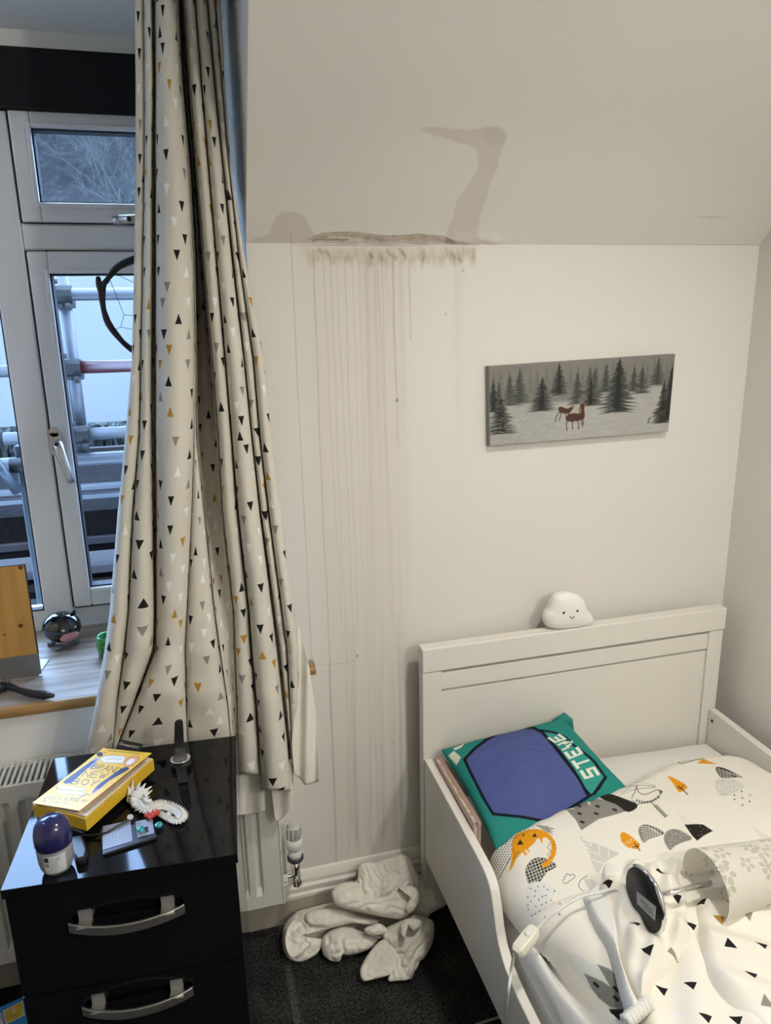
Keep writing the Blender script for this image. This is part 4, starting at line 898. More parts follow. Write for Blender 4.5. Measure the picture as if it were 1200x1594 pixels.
# ---- table lamp lying on the duvet
M['shade'] = mat('white_lamp_shade_cloth', (.80, .79, .74), .85, spec=.15)
ns = M['shade'].node_tree
at_ = ns.nodes.new('ShaderNodeAttribute'); at_.attribute_name = 'Col'; ns.links.new(at_.outputs['Color'], ns.nodes['Principled BSDF'].inputs['Base Color'])
tr = ns.nodes.new('ShaderNodeBsdfTranslucent'); ns.links.new(at_.outputs['Color'], tr.inputs[0]); mxs = ns.nodes.new('ShaderNodeMixShader'); mxs.inputs[0].default_value = .3
ns.links.new(ns.nodes['Principled BSDF'].outputs[0], mxs.inputs[1]); ns.links.new(tr.outputs[0], mxs.inputs[2]); ns.links.new(mxs.outputs[0], ns.nodes['Material Output'].inputs[0])
lp = thing('table_lamp', 'chrome table lamp with white floral shade lying on its side on the duvet', 'lamp', (.9, -.72, .50))
Bc = Vector((.765, -.72, .535)); ax = (Vector((1, .0, .0))).normalized()
MB().lathe([(.0, 0), (.060, 0), (.062, .003), (.062, .006), (.058, .010), (.045, .013), (.012, .016), (.0, .016)], Bc, ax, 64, cap=False).build('lamp_base', 'chrome', lp)
MB().lathe([(.0, -.001), (.057, -.001), (.0575, .001)], Bc, ax, 64, cap=False).build('base_felt', 'black_matt', lp)
e1 = Vector((0, 0, 1)); e2 = ax.cross(e1)     # sticker on the underside
def bpnt(u, v, d=-.0022): return Bc+e2*u*-1+e1*v+ax*d
stk = [(-.026, .020), (.018, -.004), (.020, -.036), (-.024, -.012)]
def onbase(px_, py_):
    d = ray(px_, py_); k_ = (Bc-ax*.0018-CAM).dot(ax)/d.dot(ax); return CAM+d*k_
c6 = lambda x, y: (940+x/4.615, 1300+y/4.615)
m = MB(); m.prism([onbase(*c6(x, y)) for x, y in [(235, 402), (376, 515), (368, 615), (238, 490)]], -ax*.0004); m.build('base_label', mat('grey_label', (.42, .42, .41), .5), lp)
m = MB()
def lbl(x, y): return onbase(*c6(x, y))-ax*.0006
for (x, y), wd in [((262, 455), 60), ((262, 470), 85), ((285, 505), 70), ((290, 525), 72), ((290, 545), 40)]:
    m.prism([lbl(x, y), lbl(x+wd, y+wd*.8), lbl(x+wd, y+wd*.8+4), lbl(x, y+4)], -ax*.0002)
m.build('label_print', mat('label_ink', (.05, .05, .05), .6), lp)
for s in (-1, 1): MB().tube([Bc+ax*.014+e2*.0, Bc+ax*.150], .0052, 16).build('lamp_stem', 'chrome', lp) if s == 1 else None
MB().tube([Bc+ax*.150, Bc+ax*.178], [.0075, .014], 16).tube([Bc+ax*.178, Bc+ax*.205], .015, 16).build('bulb_holder', 'milky', lp)
MB().ball(Bc+ax*.235, (.034, .026, .026)).build('light_bulb', 'milky', lp)
n_, k_ = 420, 260; th = np.linspace(0, 2*PI, n_); hh_ = np.linspace(.138, .325, k_); TH, HH = np.meshgrid(th, hh_); RR = .068-.075*(HH-.138)
Pq = np.stack([Bc.x+HH, Bc.y+RR*np.cos(TH), Bc.z-.004+RR*np.sin(TH)], -1)
pt = Paint(TH*.062, HH, srgb(236, 232, 220), aa=.0011); rs = random.Random(3); FL = srgb(206, 201, 188)
for i in range(34):
    cx, cy = rs.uniform(0, .39), rs.uniform(.14, .32); R_ = rs.uniform(.013, .021); a0 = rs.random()*6; n5 = rs.choice([4, 5, 5])
    for j in range(n5):
        a_ = a0+j*2*PI/n5; u1, v1 = math.cos(a_), math.sin(a_); pt.poly(crom([(cx+u1*R_*.2, cy+v1*R_*.2), (cx+u1*R_*.65-v1*R_*.28, cy+v1*R_*.65+u1*R_*.28), (cx+u1*R_, cy+v1*R_), (cx+u1*R_*.65+v1*R_*.28, cy+v1*R_*.65-u1*R_*.28)], 3, True), FL)
for i in range(14):
    x, y = rs.uniform(0, .39), rs.uniform(.14, .28); pt.line(crom([(x, y), (x+.006, y+.02), (x+.002, y+.045)], 4), .0012, FL)
sh = gridmesh('lamp_shade', Pq, 'shade', pt.c, parent=lp)
MB().tube([(Bc.x+.138, Bc.y+.068*math.cos(a_), Bc.z-.004+.068*math.sin(a_)) for a_ in np.linspace(0, 2*PI, 49)], .0009, 6, cap=False).build('shade_rim', 'chrome', lp)
for j in range(3):
    a_ = j*2*PI/3+.5; MB().tube([Bc+ax*.168, Vector((Bc.x+.19, Bc.y+.062*math.cos(a_), Bc.z+.062*math.sin(a_)))], .0012, 6).build('shade_spoke', 'chrome', lp)
# flex with inline switch
sw = zp((818, 1464), .452)
pts = [Bc+ax*.006+Vector((0, .01, -.052)), onZ(965, 1386, .50), onZ(930, 1390, .503), onZ(900, 1398, .497), onZ(872, 1415, .49), onZ(850, 1432, .475), onZ(836, 1446, .462)]
MB().tube([tuple(p) for p in crom([tuple(p) for p in pts], 6)], .0030, 10).build('flex', 'milky', lp)
pts = [onZ(800, 1484, .44), onZ(796, 1510, .40), onZ(791, 1545, .375), onX(786, 1590, .525), onX(784, 1680, .50), onX(770, 1700, .49)]
MB().tube([tuple(p) for p in crom([tuple(p) for p in pts], 6)], .0030, 10).build('flex', 'milky', lp)
s0 = onZ(832, 1447, .462); s1 = onZ(804, 1482, .447); dv = (s1-s0).normalized(); sd = dv.cross(Vector((0, 0, 1))).normalized(); upv = sd.cross(dv)
m = MB(); w_, t_ = .014, .011; L_ = (s1-s0).length
ring = lambda k_, a_: [s0+dv*k_+sd*x*a_+upv*z*a_ for x, z in [(-w_, -t_), (w_, -t_), (w_*1.05, 0), (w_*.8, t_), (-w_*.8, t_), (-w_*1.05, 0)]]
v = []; 
for k_, a_ in [(-.004, .6), (.004, .95), (L_*.5, 1), (L_-.004, .95), (L_+.004, .6)]: v += ring(k_, a_)
fc = [(i*6+j, i*6+(j+1) % 6, (i+1)*6+(j+1) % 6, (i+1)*6+j) for i in range(4) for j in range(6)]+[(5, 4, 3, 2, 1, 0), (24, 25, 26, 27, 28, 29)]
m.add(v, fc); m.build('inline_switch', mat('cream_switch_plastic', (.78, .74, .62), .35), lp, bevel=.002)
m = MB(); c_ = s0+dv*L_*.35+upv*t_; m.ball(c_, (.006, .006, .004)); m.build('rocker', 'milky', lp)
# cable on the floor
tag(MB().tube([tuple(p) for p in crom([tuple(onZ(*q, .006)) for q in [(700, 1610), (745, 1594), (765, 1587), (790, 1582), (830, 1590)]], 6)], .003, 10).build('floor_cable', mat('grey_cable', (.32, .31, .28), .5)), 'grey cable on the carpet under the bed rail', 'cable')

# ------------------------------------------------------------------ painting on the wall
pa = onY(761.5, 570.4, -.022); pb = onY(1050.8, 551, -.022); pc = onY(1039.8, 671.6, -.022); pd = onY(763, 694, -.022)
n_, m_ = 620, 270; s, t = np.meshgrid(np.linspace(0, 1, n_), np.linspace(0, 1, m_))
Pq = ((1-s)*(1-t))[..., None]*np.array(pa)+(s*(1-t))[..., None]*np.array(pb)+(s*t)[..., None]*np.array(pc)+((1-s)*t)[..., None]*np.array(pd)
pt = Paint(s*1060, t*455, (.2, .2, .19), aa=1.6)      # canvas of 1060 x 455 units
rs = random.Random(5)
sky = srgb(126, 123, 116); snow = srgb(172, 171, 165); far = srgb(104, 103, 97); dk = srgb(32, 36, 33); md = srgb(62, 66, 61)
sn = fbm(s*10, t*6, 3, 2, 3)[..., None]
pt.c[:] = np.array(sky)*(1+.10*sn); gm = np.clip((t-.42-.06*np.sin(s*5))/.06, 0, 1)[..., None]; pt.c = pt.c*(1-gm)+gm*np.array(snow)*(1+.10*fbm(s*14, t*22, 3, 4, 3)[..., None]-.12*np.clip(1.2-s*3, 0, 1)[..., None])
def fir(x, yb, h, w, col, lt, n=26, dens=1.0):
    pt.line([(x, yb-h), (x, yb)], 3, col)
    for i in range(n):
        f_ = (i+1)/n; y = yb-h+h*.96*f_; hw = w*.64*(f_**.85)*(.75+.4*rs.random())
        for sg in (-1, 1):
            l_ = hw*(.8+.35*rs.random()); pt.poly([(x, y-h*.03), (x+sg*l_, y+h*.045+h*.03*rs.random()), (x+sg*l_*.55, y+h*.05), (x, y+h*.045)], col, .88*dens)
            if rs.random() < .7: pt.line([(x+sg*l_*.25, y+h*.005), (x+sg*l_, y+h*.045)], 1.6, lt, .55*dens)
for i in range(26): x = 20+i*42+rs.uniform(-12, 12); fir(x, 175+rs.uniform(-15, 25), rs.uniform(120, 170), rs.uniform(50, 80), far, srgb(150, 148, 140), 14, .75)
for x, yb, h, w in [(110, 230, 190, 110), (165, 220, 205, 110), (380, 190, 180, 110), (490, 250, 200, 110), (560, 235, 210, 100), (590, 265, 230, 120), (655, 190, 160, 100), (870, 215, 170, 110), (965, 170, 160, 110), (50, 270, 200, 80), (820, 200, 150, 90)]:
    fir(x, yb, h, w, md, srgb(165, 163, 155), 22)
for x, yb, h, w in [(290, 275, 200, 150), (60, 390, 220, 170), (20, 260, 190, 90), (385, 180, 175, 100), (570, 260, 180, 90), (730, 315, 320, 200), (1010, 400, 260, 120), (1050, 385, 330, 130)]:
    fir(x, yb, h, w, dk, srgb(150, 150, 142), 30)
for i in range(200):
    x, y = rs.random()**1.5*700, rs.uniform(290, 440); pt.line([(x, y), (x+rs.uniform(8, 30), y-rs.uniform(-3, 7))], rs.uniform(1, 3), rs.choice([srgb(206, 205, 198), srgb(128, 126, 120)]), .55)
BR = srgb(74, 48, 30); LB = srgb(140, 112, 84)
pt.poly(crom([(385, 262), (400, 258), (425, 268), (440, 272), (458, 262), (470, 255), (478, 266), (462, 285), (450, 300), (425, 300), (400, 295), (388, 285)], 3, True), BR)
for l in [[(392, 285), (380, 300), (372, 325), (368, 345)], [(402, 292), (396, 320), (392, 338)], [(430, 298), (428, 318), (434, 338)], [(445, 298), (440, 318)]]: pt.line(l, 4.5, BR)
pt.poly(crom([(430, 325), (445, 305), (480, 302), (505, 305), (512, 285), (508, 262), (520, 250), (535, 258), (536, 290), (540, 330), (520, 345), (490, 350), (455, 348), (435, 345)], 3, True), BR)
pt.poly([(500, 280), (512, 262), (520, 300), (508, 310)], LB); pt.poly([(455, 262), (470, 255), (480, 262), (470, 275)], LB)
for l in [[(438, 340), (434, 370), (438, 400)], [(450, 345), (470, 352), (468, 372), (472, 395)], [(498, 345), (506, 370), (506, 398)], [(530, 335), (534, 360), (528, 385)], [(520, 340), (524, 372)]]: pt.line(l, 5.5, BR)
for l in [[(515, 250), (508, 225), (512, 205)], [(510, 232), (500, 215)], [(525, 250), (535, 228), (548, 212)], [(532, 232), (528, 208)], [(540, 225), (556, 222)]]: pt.line(l, 2.6, LB)
for l in [[(930, 392), (936, 375), (940, 362)], [(924, 388), (936, 382)], [(936, 375), (928, 368)], [(930, 392), (926, 402)]]: pt.line(l, 4, srgb(40, 38, 34))
pt.line([(0, 452), (1060, 452)], 5, srgb(150, 148, 140), .5)
M['paint_print'] = colmat('acrylic_on_canvas', .55, bump=(120, .35, .002), spec=.35); M['canvas_edge'] = mat('grey_canvas_edge', (.30, .29, .27), .85, bump=(400, .4, .001))
pc_ = thing('canvas_painting', 'unframed winter forest painting with two deer on the back wall', 'painting', ((pa.x+pb.x)/2, 0, pd.z))
gridmesh('painted_face', Pq, 'paint_print', pt.c, parent=pc_, flip=True)
MB().prism([pa+Vector((0, .0006, 0)), pb+Vector((0, .0006, 0)), pc+Vector((0, .0006, 0)), pd+Vector((0, .0006, 0))], (0, .0204, 0)).build('stretched_canvas', 'canvas_edge', pc_)
# ------------------------------------------------------------------ curtain
CL = srgb(208, 203, 191)
M['curtain'] = trifabric('curtain_triangle_cotton', CL, .084, .031, .0185, .0215, rough=.9)
M['lining'] = mat('plain_curtain_lining', srgb(228, 224, 212), .9, spec=.15, bump=(400, .2, .001))
rowy = [-70, 0, 130, 260, 400, 560, 680, 800, 950, 1010, 1100, 1150, 1200, 1280]
def K(**k): return k
# left and right outline (photo px) of each fold of cloth at those heights: amplitude factor last
FOLDS = [
 ([208, 209, 211, 211, 209, 205, 195, 183, 171, 163, 148, 138, 130, 118], [222, 224, 225, 225, 223, 220, 217, 207, 200, 194, 181, 177, 168, 158], [.3, .3, .3, .35, .4, .5, .6, .8, 1, 1, 1, 1, 1, 1]),
 ([222, 224, 225, 225, 223, 220, 217, 207, 200, 194, 181, 177, 168, 158], [235, 236, 238, 237, 237, 236, 236, 238, 240, 238, 206, 186, 170, 160], [1, 1, 1, 1, 1, 1, 1, 1, 1, 1, .9, .8, .6, .5]),
 ([241, 241, 242, 242, 242, 242, 242, 243, 243, 243, 208, 189, 173, 162], [272, 275, 280, 292, 299, 302, 302, 298, 291, 288, 290, 292, 296, 300], [1, 1, 1, 1, 1, 1, 1, 1, .9, .8, .8, .8, .8, .8]),
 ([272, 275, 280, 292, 299, 302, 302, 298, 291, 288, 290, 292, 296, 300], [273, 276, 281, 293, 300, 303, 304, 317, 332, 340, 354, 358, 364, 368], [.2, .2, .2, .2, .2, .3, .5, .6, .6, .6, .5, .5, .5, .5]),
 ([274, 277, 283, 295, 303, 306, 308, 320, 335, 343, 356, 360, 366, 370], [283, 285, 295, 305, 316, 330, 338, 344, 362, 364, 368, 369, 371, 373], [-.6, -.6, -.6, -.5, -.45, -.35, -.3, -.3, -.2, -.15, -.1, -.1, -.1, -.1]),
 ([285, 287, 297, 307, 318, 332, 341, 348, 365, 367, 370, 371, 373, 375], [301, 303, 313, 324, 336, 350, 360, 369, 386, 390, 398, 401, 404, 406], [1, 1, 1, 1, 1, .9, .8, .8, .7, .7, .7, .7, .7, .7]),
 ([302, 304, 314, 325, 337, 351, 361, 371, 388, 392, 400, 403, 406, 408], [319, 321, 333, 346, 360, 379, 391, 404, 423, 430, 440, 446, 451, 455], [1, 1, 1, 1, 1, 1, 1, 1, 1, 1, 1, 1, 1, 1]),
 ([321, 323, 335, 348, 363, 381, 393, 407, 428, 436, 446, 451, 455, 458], [332, 334, 345, 356, 371, 394, 404, 418, 438, 446, 451, 453, 456, 459], [.8, .8, .8, .8, .8, .8, .8, .8, .7, .6, .4, .3, .2, .2]),
 ([333, 335, 346, 357, 372, 395, 405, 419, 439, 447, 452, 454, 456.5, 459.5], [341, 343, 350, 359.5, 381, 411, 423, 437, 457, 465, 463, 456, 458, 461], [.7, .7, .7, .8, .9, 1, 1, 1, 1, 1, .8, .5, .3, .3]),
]
endy = [1270, 1270, 1270, 1262, 1215, 1205, 1230, 1216, 1195]
def base_depth(py): return float(np.interp(py, [-70, 0, 400, 600, 800, 950, 1030, 1100, 1200, 1290], [-.085, -.085, -.060, -.085, -.115, -.138, -.145, -.156, -.168, -.172]))
NV_ = 230; cols = []   # each: (pixel x function, depth fn, end)
NS = 15
def at_(tab, py): return float(np.interp(py, rowy, tab))
U_, rowsP = [], []
colspec = []
for k, (L_, R_, A_) in enumerate(FOLDS):
    for j in range(NS): colspec.append((k, j/(NS-1)))
    if k < len(FOLDS)-1:
        for j in (.25, .5, .75): colspec.append((k+.5, j))
Pc = np.zeros((NV_, len(colspec), 3))
sr = random.Random(2)
for i in range(NV_):
    v = i/(NV_-1)
    for c, (k, tt) in enumerate(colspec):
        k0 = int(k); ey = endy[k0] if k == k0 else endy[k0]*(1-tt)+endy[k0+1]*tt
        py = -70+(ey+70)*v; L_, R_, A_ = FOLDS[k0]
        Yb = base_depth(py)
        if k == k0:
            l, r = at_(L_, py), at_(R_, py); th = PI*tt; x = l+(r-l)*(.5-.5*math.cos(th)) if abs(at_(A_, py)) > .25 else l+(r-l)*tt
            w_ = (r-l)/650; amp = at_(A_, py)*min(.075, .014+w_*.66); d = -amp*math.sin(th)**.8 if 0 < tt < 1 else 0
            if k0 == 4: d = float(np.interp(py, [0, 500, 700, 850, 1000, 1100], [.20, .17, .10, .05, .012, .004]))*math.sin(th)**.35 if 0 < tt < 1 else 0
        else:
            r = at_(R_, py); l2 = at_(FOLDS[k0+1][0], py); x = r+(l2-r)*tt; dip = .008 if k0 in (0, 2) else .036; d = dip*math.sin(PI*tt)
            if k0 in (3, 4): d = .010*math.sin(PI*tt)
        if k0 <= 4 and py > 1080: d *= float(np.interp(py, [1080, 1170], [1, .3]))
        # little creases and wrinkles
        d += .0022*noise.noise((x*.06, py*.012, k0*3.1))+.0030*noise.noise((x*.03+7, py*.03, k0*1.7))*min(1, max(0, (py-780)/200))*1.6
        d = max(-.09, d)
        p = onY(x, py, Yb+d); Pc[i, c] = p
ref = Pc[int(NV_*.86)]; dst = np.hypot(np.diff(ref[:, 0]), np.diff(ref[:, 1])); dst *= np.array([4.0 if 3.5 < k < 4.9 else 1 for k, _ in colspec[1:]]); du = np.r_[0, np.cumsum(dst)]
UVc = np.stack([np.broadcast_to(du, (NV_, len(colspec))), -Pc[..., 2]*1.02], -1)
cur = thing('curtain', 'long cream curtain with small triangles hanging at the right of the window', 'curtain', (.08, -.1, .5))
o = gridmesh('curtain_cloth', Pc, 'curtain', uv=UVc, parent=cur, flip=True)
o.modifiers.new('thickness', 'SOLIDIFY').thickness = .0015
def plain(name, T_, R_, B_, L_, dep, n=40, m=60, wav=.003, fr=60):
    """flat-hanging patch given by its photo outline at depth function dep(py)"""
    def w3(l): return [(q[0], q[1], 0) for q in l]
    g = coons(w3(T_), w3(R_), w3(B_), w3(L_), n, m); P = np.zeros((m, n, 3))
    for i in range(m):
        for j in range(n):
            x, y = g[i, j, 0], g[i, j, 1]; P[i, j] = onY(x, y, dep(y)+wav*math.sin(x*fr*.01+y*.004)*1.0+.002*noise.noise((x*.05, y*.03, 2)))
    o = gridmesh(name, P, 'lining', parent=cur, flip=True); o.modifiers.new('thickness', 'SOLIDIFY').thickness = .0015; return o
plain('lining_edge', [(463, 975), (466, 980), (468, 985)], [(468, 985), (472, 1003), (480, 1033), (485, 1063), (490, 1098), (493, 1133), (496.5, 1195), (496, 1216)], [(459, 1206), (468, 1213), (476, 1222), (496, 1216)],
      [(463, 975), (464, 1020), (465, 1060), (461, 1100), (455, 1150), (456, 1180), (459, 1206)], lambda y: base_depth(y)-.012, wav=.007, fr=25)
plain('lining_hem', [(300, 1170), (410, 1160)], [(410, 1160), (413, 1262)], [(300, 1285), (368, 1270), (390, 1268), (413, 1262)], [(300, 1170), (300, 1285)], lambda y: base_depth(y)+.014, wav=.006, fr=20)
plain('lining_hem', [(418, 1200), (455, 1180)], [(455, 1180), (455, 1217), (456, 1232), (453, 1258)], [(427, 1268), (431, 1278), (441, 1273), (453, 1258)], [(418, 1200), (422, 1225), (425, 1250), (427, 1268)], lambda y: base_depth(y)+.006, wav=.006, fr=18)
tr = thing('curtain_track', 'white curtain track fixed under the recess ceiling', 'curtain track', (-.5, -.085, 2.28))
MB().box(-1.25, .15, -.095, -.073, 2.276, CZ).build('track', 'upvc', tr)
for i in range(12): MB().tube([(-.03+i*.014, -.085, 2.268), (-.03+i*.014, -.085, 2.278)], .003, 6).build('glider', 'upvc', tr)

# ---- twig dream catcher hanging in front of the casement
M['dark_twig'] = mat('dark_twig_bark', (.022, .013, .012), .7, nstr=.5, nscale=60)
dc = thing('dream_catcher', 'dark twig ring with thread web hanging in front of the casement window', 'dream catcher', onY(222, 470, .18))
rg = []
Yd = .18
P_ = [(152, 432), (155, 442), (157, 455), (160, 478), (168, 502), (182, 522), (200, 540), (228, 556), (262, 552), (288, 530), (298, 490), (290, 440), (262, 408), (232, 398), (205, 404), (184, 416), (170, 430), (161, 444), (158, 462), (161, 480)]
def tw(l, r0, name):
    q = crom([(x+sr.uniform(-1, 1), y+sr.uniform(-1, 1)) for x, y in l], 5); n = len(q); return MB().tube([onY(x, y, Yd+.004*math.sin(i*.5)) for i, (x, y) in enumerate(q)], [r0*(.75+.3*math.sin(i*.23)**2) for i in range(n)], 8).build(name, 'dark_twig', dc)
tw(P_, .0075, 'twig_ring')
tw([(161, 470), (166, 500), (184, 528), (206, 547), (240, 560)], .005, 'twig_strand'); tw([(166, 440), (180, 420), (206, 408), (240, 402)], .0045, 'twig_strand')
M['thread'] = mat('web_thread', (.05, .06, .08), .8)
wb = [[(170, 433), (193, 490), (188, 509), (179, 513)], [(193, 490), (222, 493)], [(188, 509), (222, 516)], [(176, 425), (209, 440), (240, 438)], [(209, 437), (228, 452), (222, 493)], [(222, 493), (245, 470), (240, 438)], [(222, 516), (250, 500), (245, 470)], [(240, 438), (266, 412)], [(245, 470), (296, 470)], [(250, 500), (280, 535)], [(222, 516), (225, 555)]]
m = MB()
for l in wb: m.tube([onY(x, y, Yd) for x, y in l], .0007, 5)
m.build('thread_web', 'thread', dc)
MB().tube([onY(262, 408, Yd), (onY(262, 408, Yd).x+.02, Yd, CZ)], .0008, 5).build('hanging_thread', 'thread', dc)

# ------------------------------------------------------------------ things on the sill
zs = ZSILL
yb = onZ(60, 1051, zs).y; ps = thing('pine_stand', 'pine board stand with grey steel foot at the left end of the sill', 'stand', (-.6, yb+.02, zs))
R_ = onY(58, 1016, yb).x; zt = onY(55, 878, yb).z; zm = onY(58, 1018, yb).z
MB().box(-.78, R_, yb, yb+.007, zm, zt).build('pine_board', 'pine', ps, bevel=.001)
MB().box(-.781, R_+.0022, yb+.0012, yb+.0058, zm-.002, zt+.0022).build('dark_edging', 'black_matt', ps)
M['knot'] = mat('pine_knot', (.13, .045, .012), .5)
for x_, y_, r_ in ((32, 883, .006), (32, 974, .0055), (7, 988, .003)):
    p = onY(x_, y_, yb); MB().lathe([(r_, 0), (r_*.8, .0006)], (p.x, yb, p.z), (0, -1, 0), n=14).build('knot', 'knot', ps)
MB().box(-.78, R_+.003, yb-.001, yb+.001, zs+.003, zm).build('steel_front', 'steel', ps)
f0 = onZ(77, 1027, zs); f1 = onZ(60, 1052, zs)
MB().prism([(-.78, yb-.001, zs), (f1.x, yb-.001, zs), (f0.x, f0.y, zs), (-.78, f0.y, zs)], (0, 0, .003)).build('steel_foot', 'steel', ps)
# piggy bank
M['pig_black'] = mat('glossy_black_ceramic', (.004, .004, .005), .06, spec=.6, coat=.5); M['pig_pink'] = mat('pink_glaze', (.55, .24, .22), .25); M['grey_glaze'] = mat('grey_glaze', (.12, .13, .14), .3)
c = onZ(98, 1008, zs); c = Vector((c.x, c.y+.02, zs+.052)); pg = thing('piggy_bank', 'glossy black piggy bank with pink snout on the window sill', 'piggy bank', (c.x, c.y, zs))
fd = Vector((.55, -.82, -.10)).normalized(); sdv = fd.cross(Vector((0, 0, 1))).normalized(); upv = sdv.cross(fd)
m = MB(); m.ball((0, 0, 0), (.050, .046, .042), 32, 20); m.xf(Matrix.Translation(c)); m.build('pig_body', 'pig_black', pg)
def loc(a, b, h): return c+sdv*a+upv*b+fd*h
m = MB(); n0 = 0; m.ball((0, 0, 0), (.0265, .013, .008), 24, 12); m.xf(Matrix.Translation(loc(0, -.012, .043))@Matrix((sdv, upv, fd)).transposed().to_4x4()); m.build('pig_snout', 'pig_pink', pg)
for s in (-1, 1):
    e = loc(s*.026, .034, .016); m = MB(); m.add([e+sdv*s*-.012, e+sdv*s*.012+upv*-.004, e+upv*.020+sdv*s*.006+fd*.006, e-fd*.010], [(0, 1, 2), (0, 2, 3), (1, 3, 2), (0, 3, 1)]); m.build('pig_ear', 'pig_black', pg, bevel=.003)
    ey = loc(s*.016, .010, .042); m = MB(); m.ball(ey, (.005, .003, .0028), 10, 6); m.build('pig_eye', 'milky', pg)
    for k in (-1, 1): m = MB(); m.lathe([(.010, 0), (.011, .012)], Vector((c.x, c.y, zs))+sdv*s*.024+Vector((fd.x, fd.y, 0))*k*.022); m.build('pig_foot', 'grey_glaze', pg)
# green pot partly behind the curtain
gp = onZ(168, 1027, zs); M['green_glaze'] = mat('mottled_green_glaze', (.05, .30, .07), .2, nstr=.9, nscale=60)
pt_ = thing('green_candle_pot', 'small mottled green pot on the sill beside the curtain', 'pot', (gp.x, gp.y+.02, zs))
MB().lathe([(.018, 0), (.024, .004), (.027, .03), (.025, .052), (.022, .06), (.019, .058), (.021, .03), (0, .02)], (gp.x, gp.y+.024, zs), n=28, cap=False).build('pot_body', 'green_glaze', pt_)
# hair brush
M['brush'] = mat('matt_black_rubber', (.012, .012, .013), .4)
hb = thing('hair_brush', 'black hair brush lying at the front of the sill', 'hair brush', onZ(30, 1078, zs))
q = [(84, 1083, .012), (70, 1082, .013), (50, 1080, .012), (28, 1074, .012), (14, 1068, .014), (0, 1070, .016), (-30, 1076, .016)]
m = MB(); m.tube([onZ(x, y, zs+z) for x, y, z in q], [.004, .0105, .0095, .0075, .009, .014, .016], 14); m.build('handle', 'brush', hb)
m = MB()
for i in range(26):
    x = -14+(i % 9)*3.6; p = onZ(x, 1064+(i//9)*4, zs+.022); m.tube([p, p+Vector((sr.uniform(-.002, .002), 0, .016))], .0006, 5)
m.build('bristles', 'brush', hb)['kind'] = 'stuff'

# ------------------------------------------------------------------ chest of drawers
CH = .72; FL, FR, BR_, BLc = [onZ(*q, CH) for q in [(0, 1387), (368, 1330), (366.7, 1145), (78, 1182)]]
ux = (FR-FL).normalized(); uy = Vector((-ux.y, ux.x, 0)); CW = (FR-FL).length+.002; CDp = (BR_-FR).dot(uy)
CM = Matrix(((ux.x, uy.x, 0, FL.x), (ux.y, uy.y, 0, FL.y), (0, 0, 1, 0), (0, 0, 0, 1)))
def cb(name, x0, x1, y0, y1, z0, z1, m, par, bev=.0015):
    return MB().box(x0, x1, y0, y1, z0, z1).xf(CM).build(name, m, par, bevel=bev)
ch = thing('chest_of_drawers', 'glossy black bedside chest of drawers with bowed silver handles', 'chest of drawers', (FL+(BR_-FL)*.5-Vector((0, 0, CH))))
cb('chest_top', 0, CW, 0, CDp, CH-.018, CH, 'black_gloss', ch, .0008)
cb('side_panel', .004, .020, .022, CDp-.004, 0, CH-.018, 'black_gloss', ch); cb('side_panel', CW-.020, CW-.004, .022, CDp-.004, 0, CH-.018, 'black_gloss', ch)
cb('back_panel', .02, CW-.02, CDp-.010, CDp-.004, .02, CH-.018, 'black_matt', ch); cb('plinth', .02, CW-.02, .03, .045, 0, .05, 'black_matt', ch)
def chf(px_, py_, off=.004):
    """sight line onto the drawer front plane -> local x, z"""
    P0 = CM@Vector((0, off, 0)); d = ray(px_, py_); k_ = (P0-CAM).dot(uy)/d.dot(uy); p = CM.inverted()@(CAM+d*k_); return p
zl = (chf(370, 1482).z+chf(140, 1547).z)/2; dh = CH-.021-zl
dz0 = CH-.021
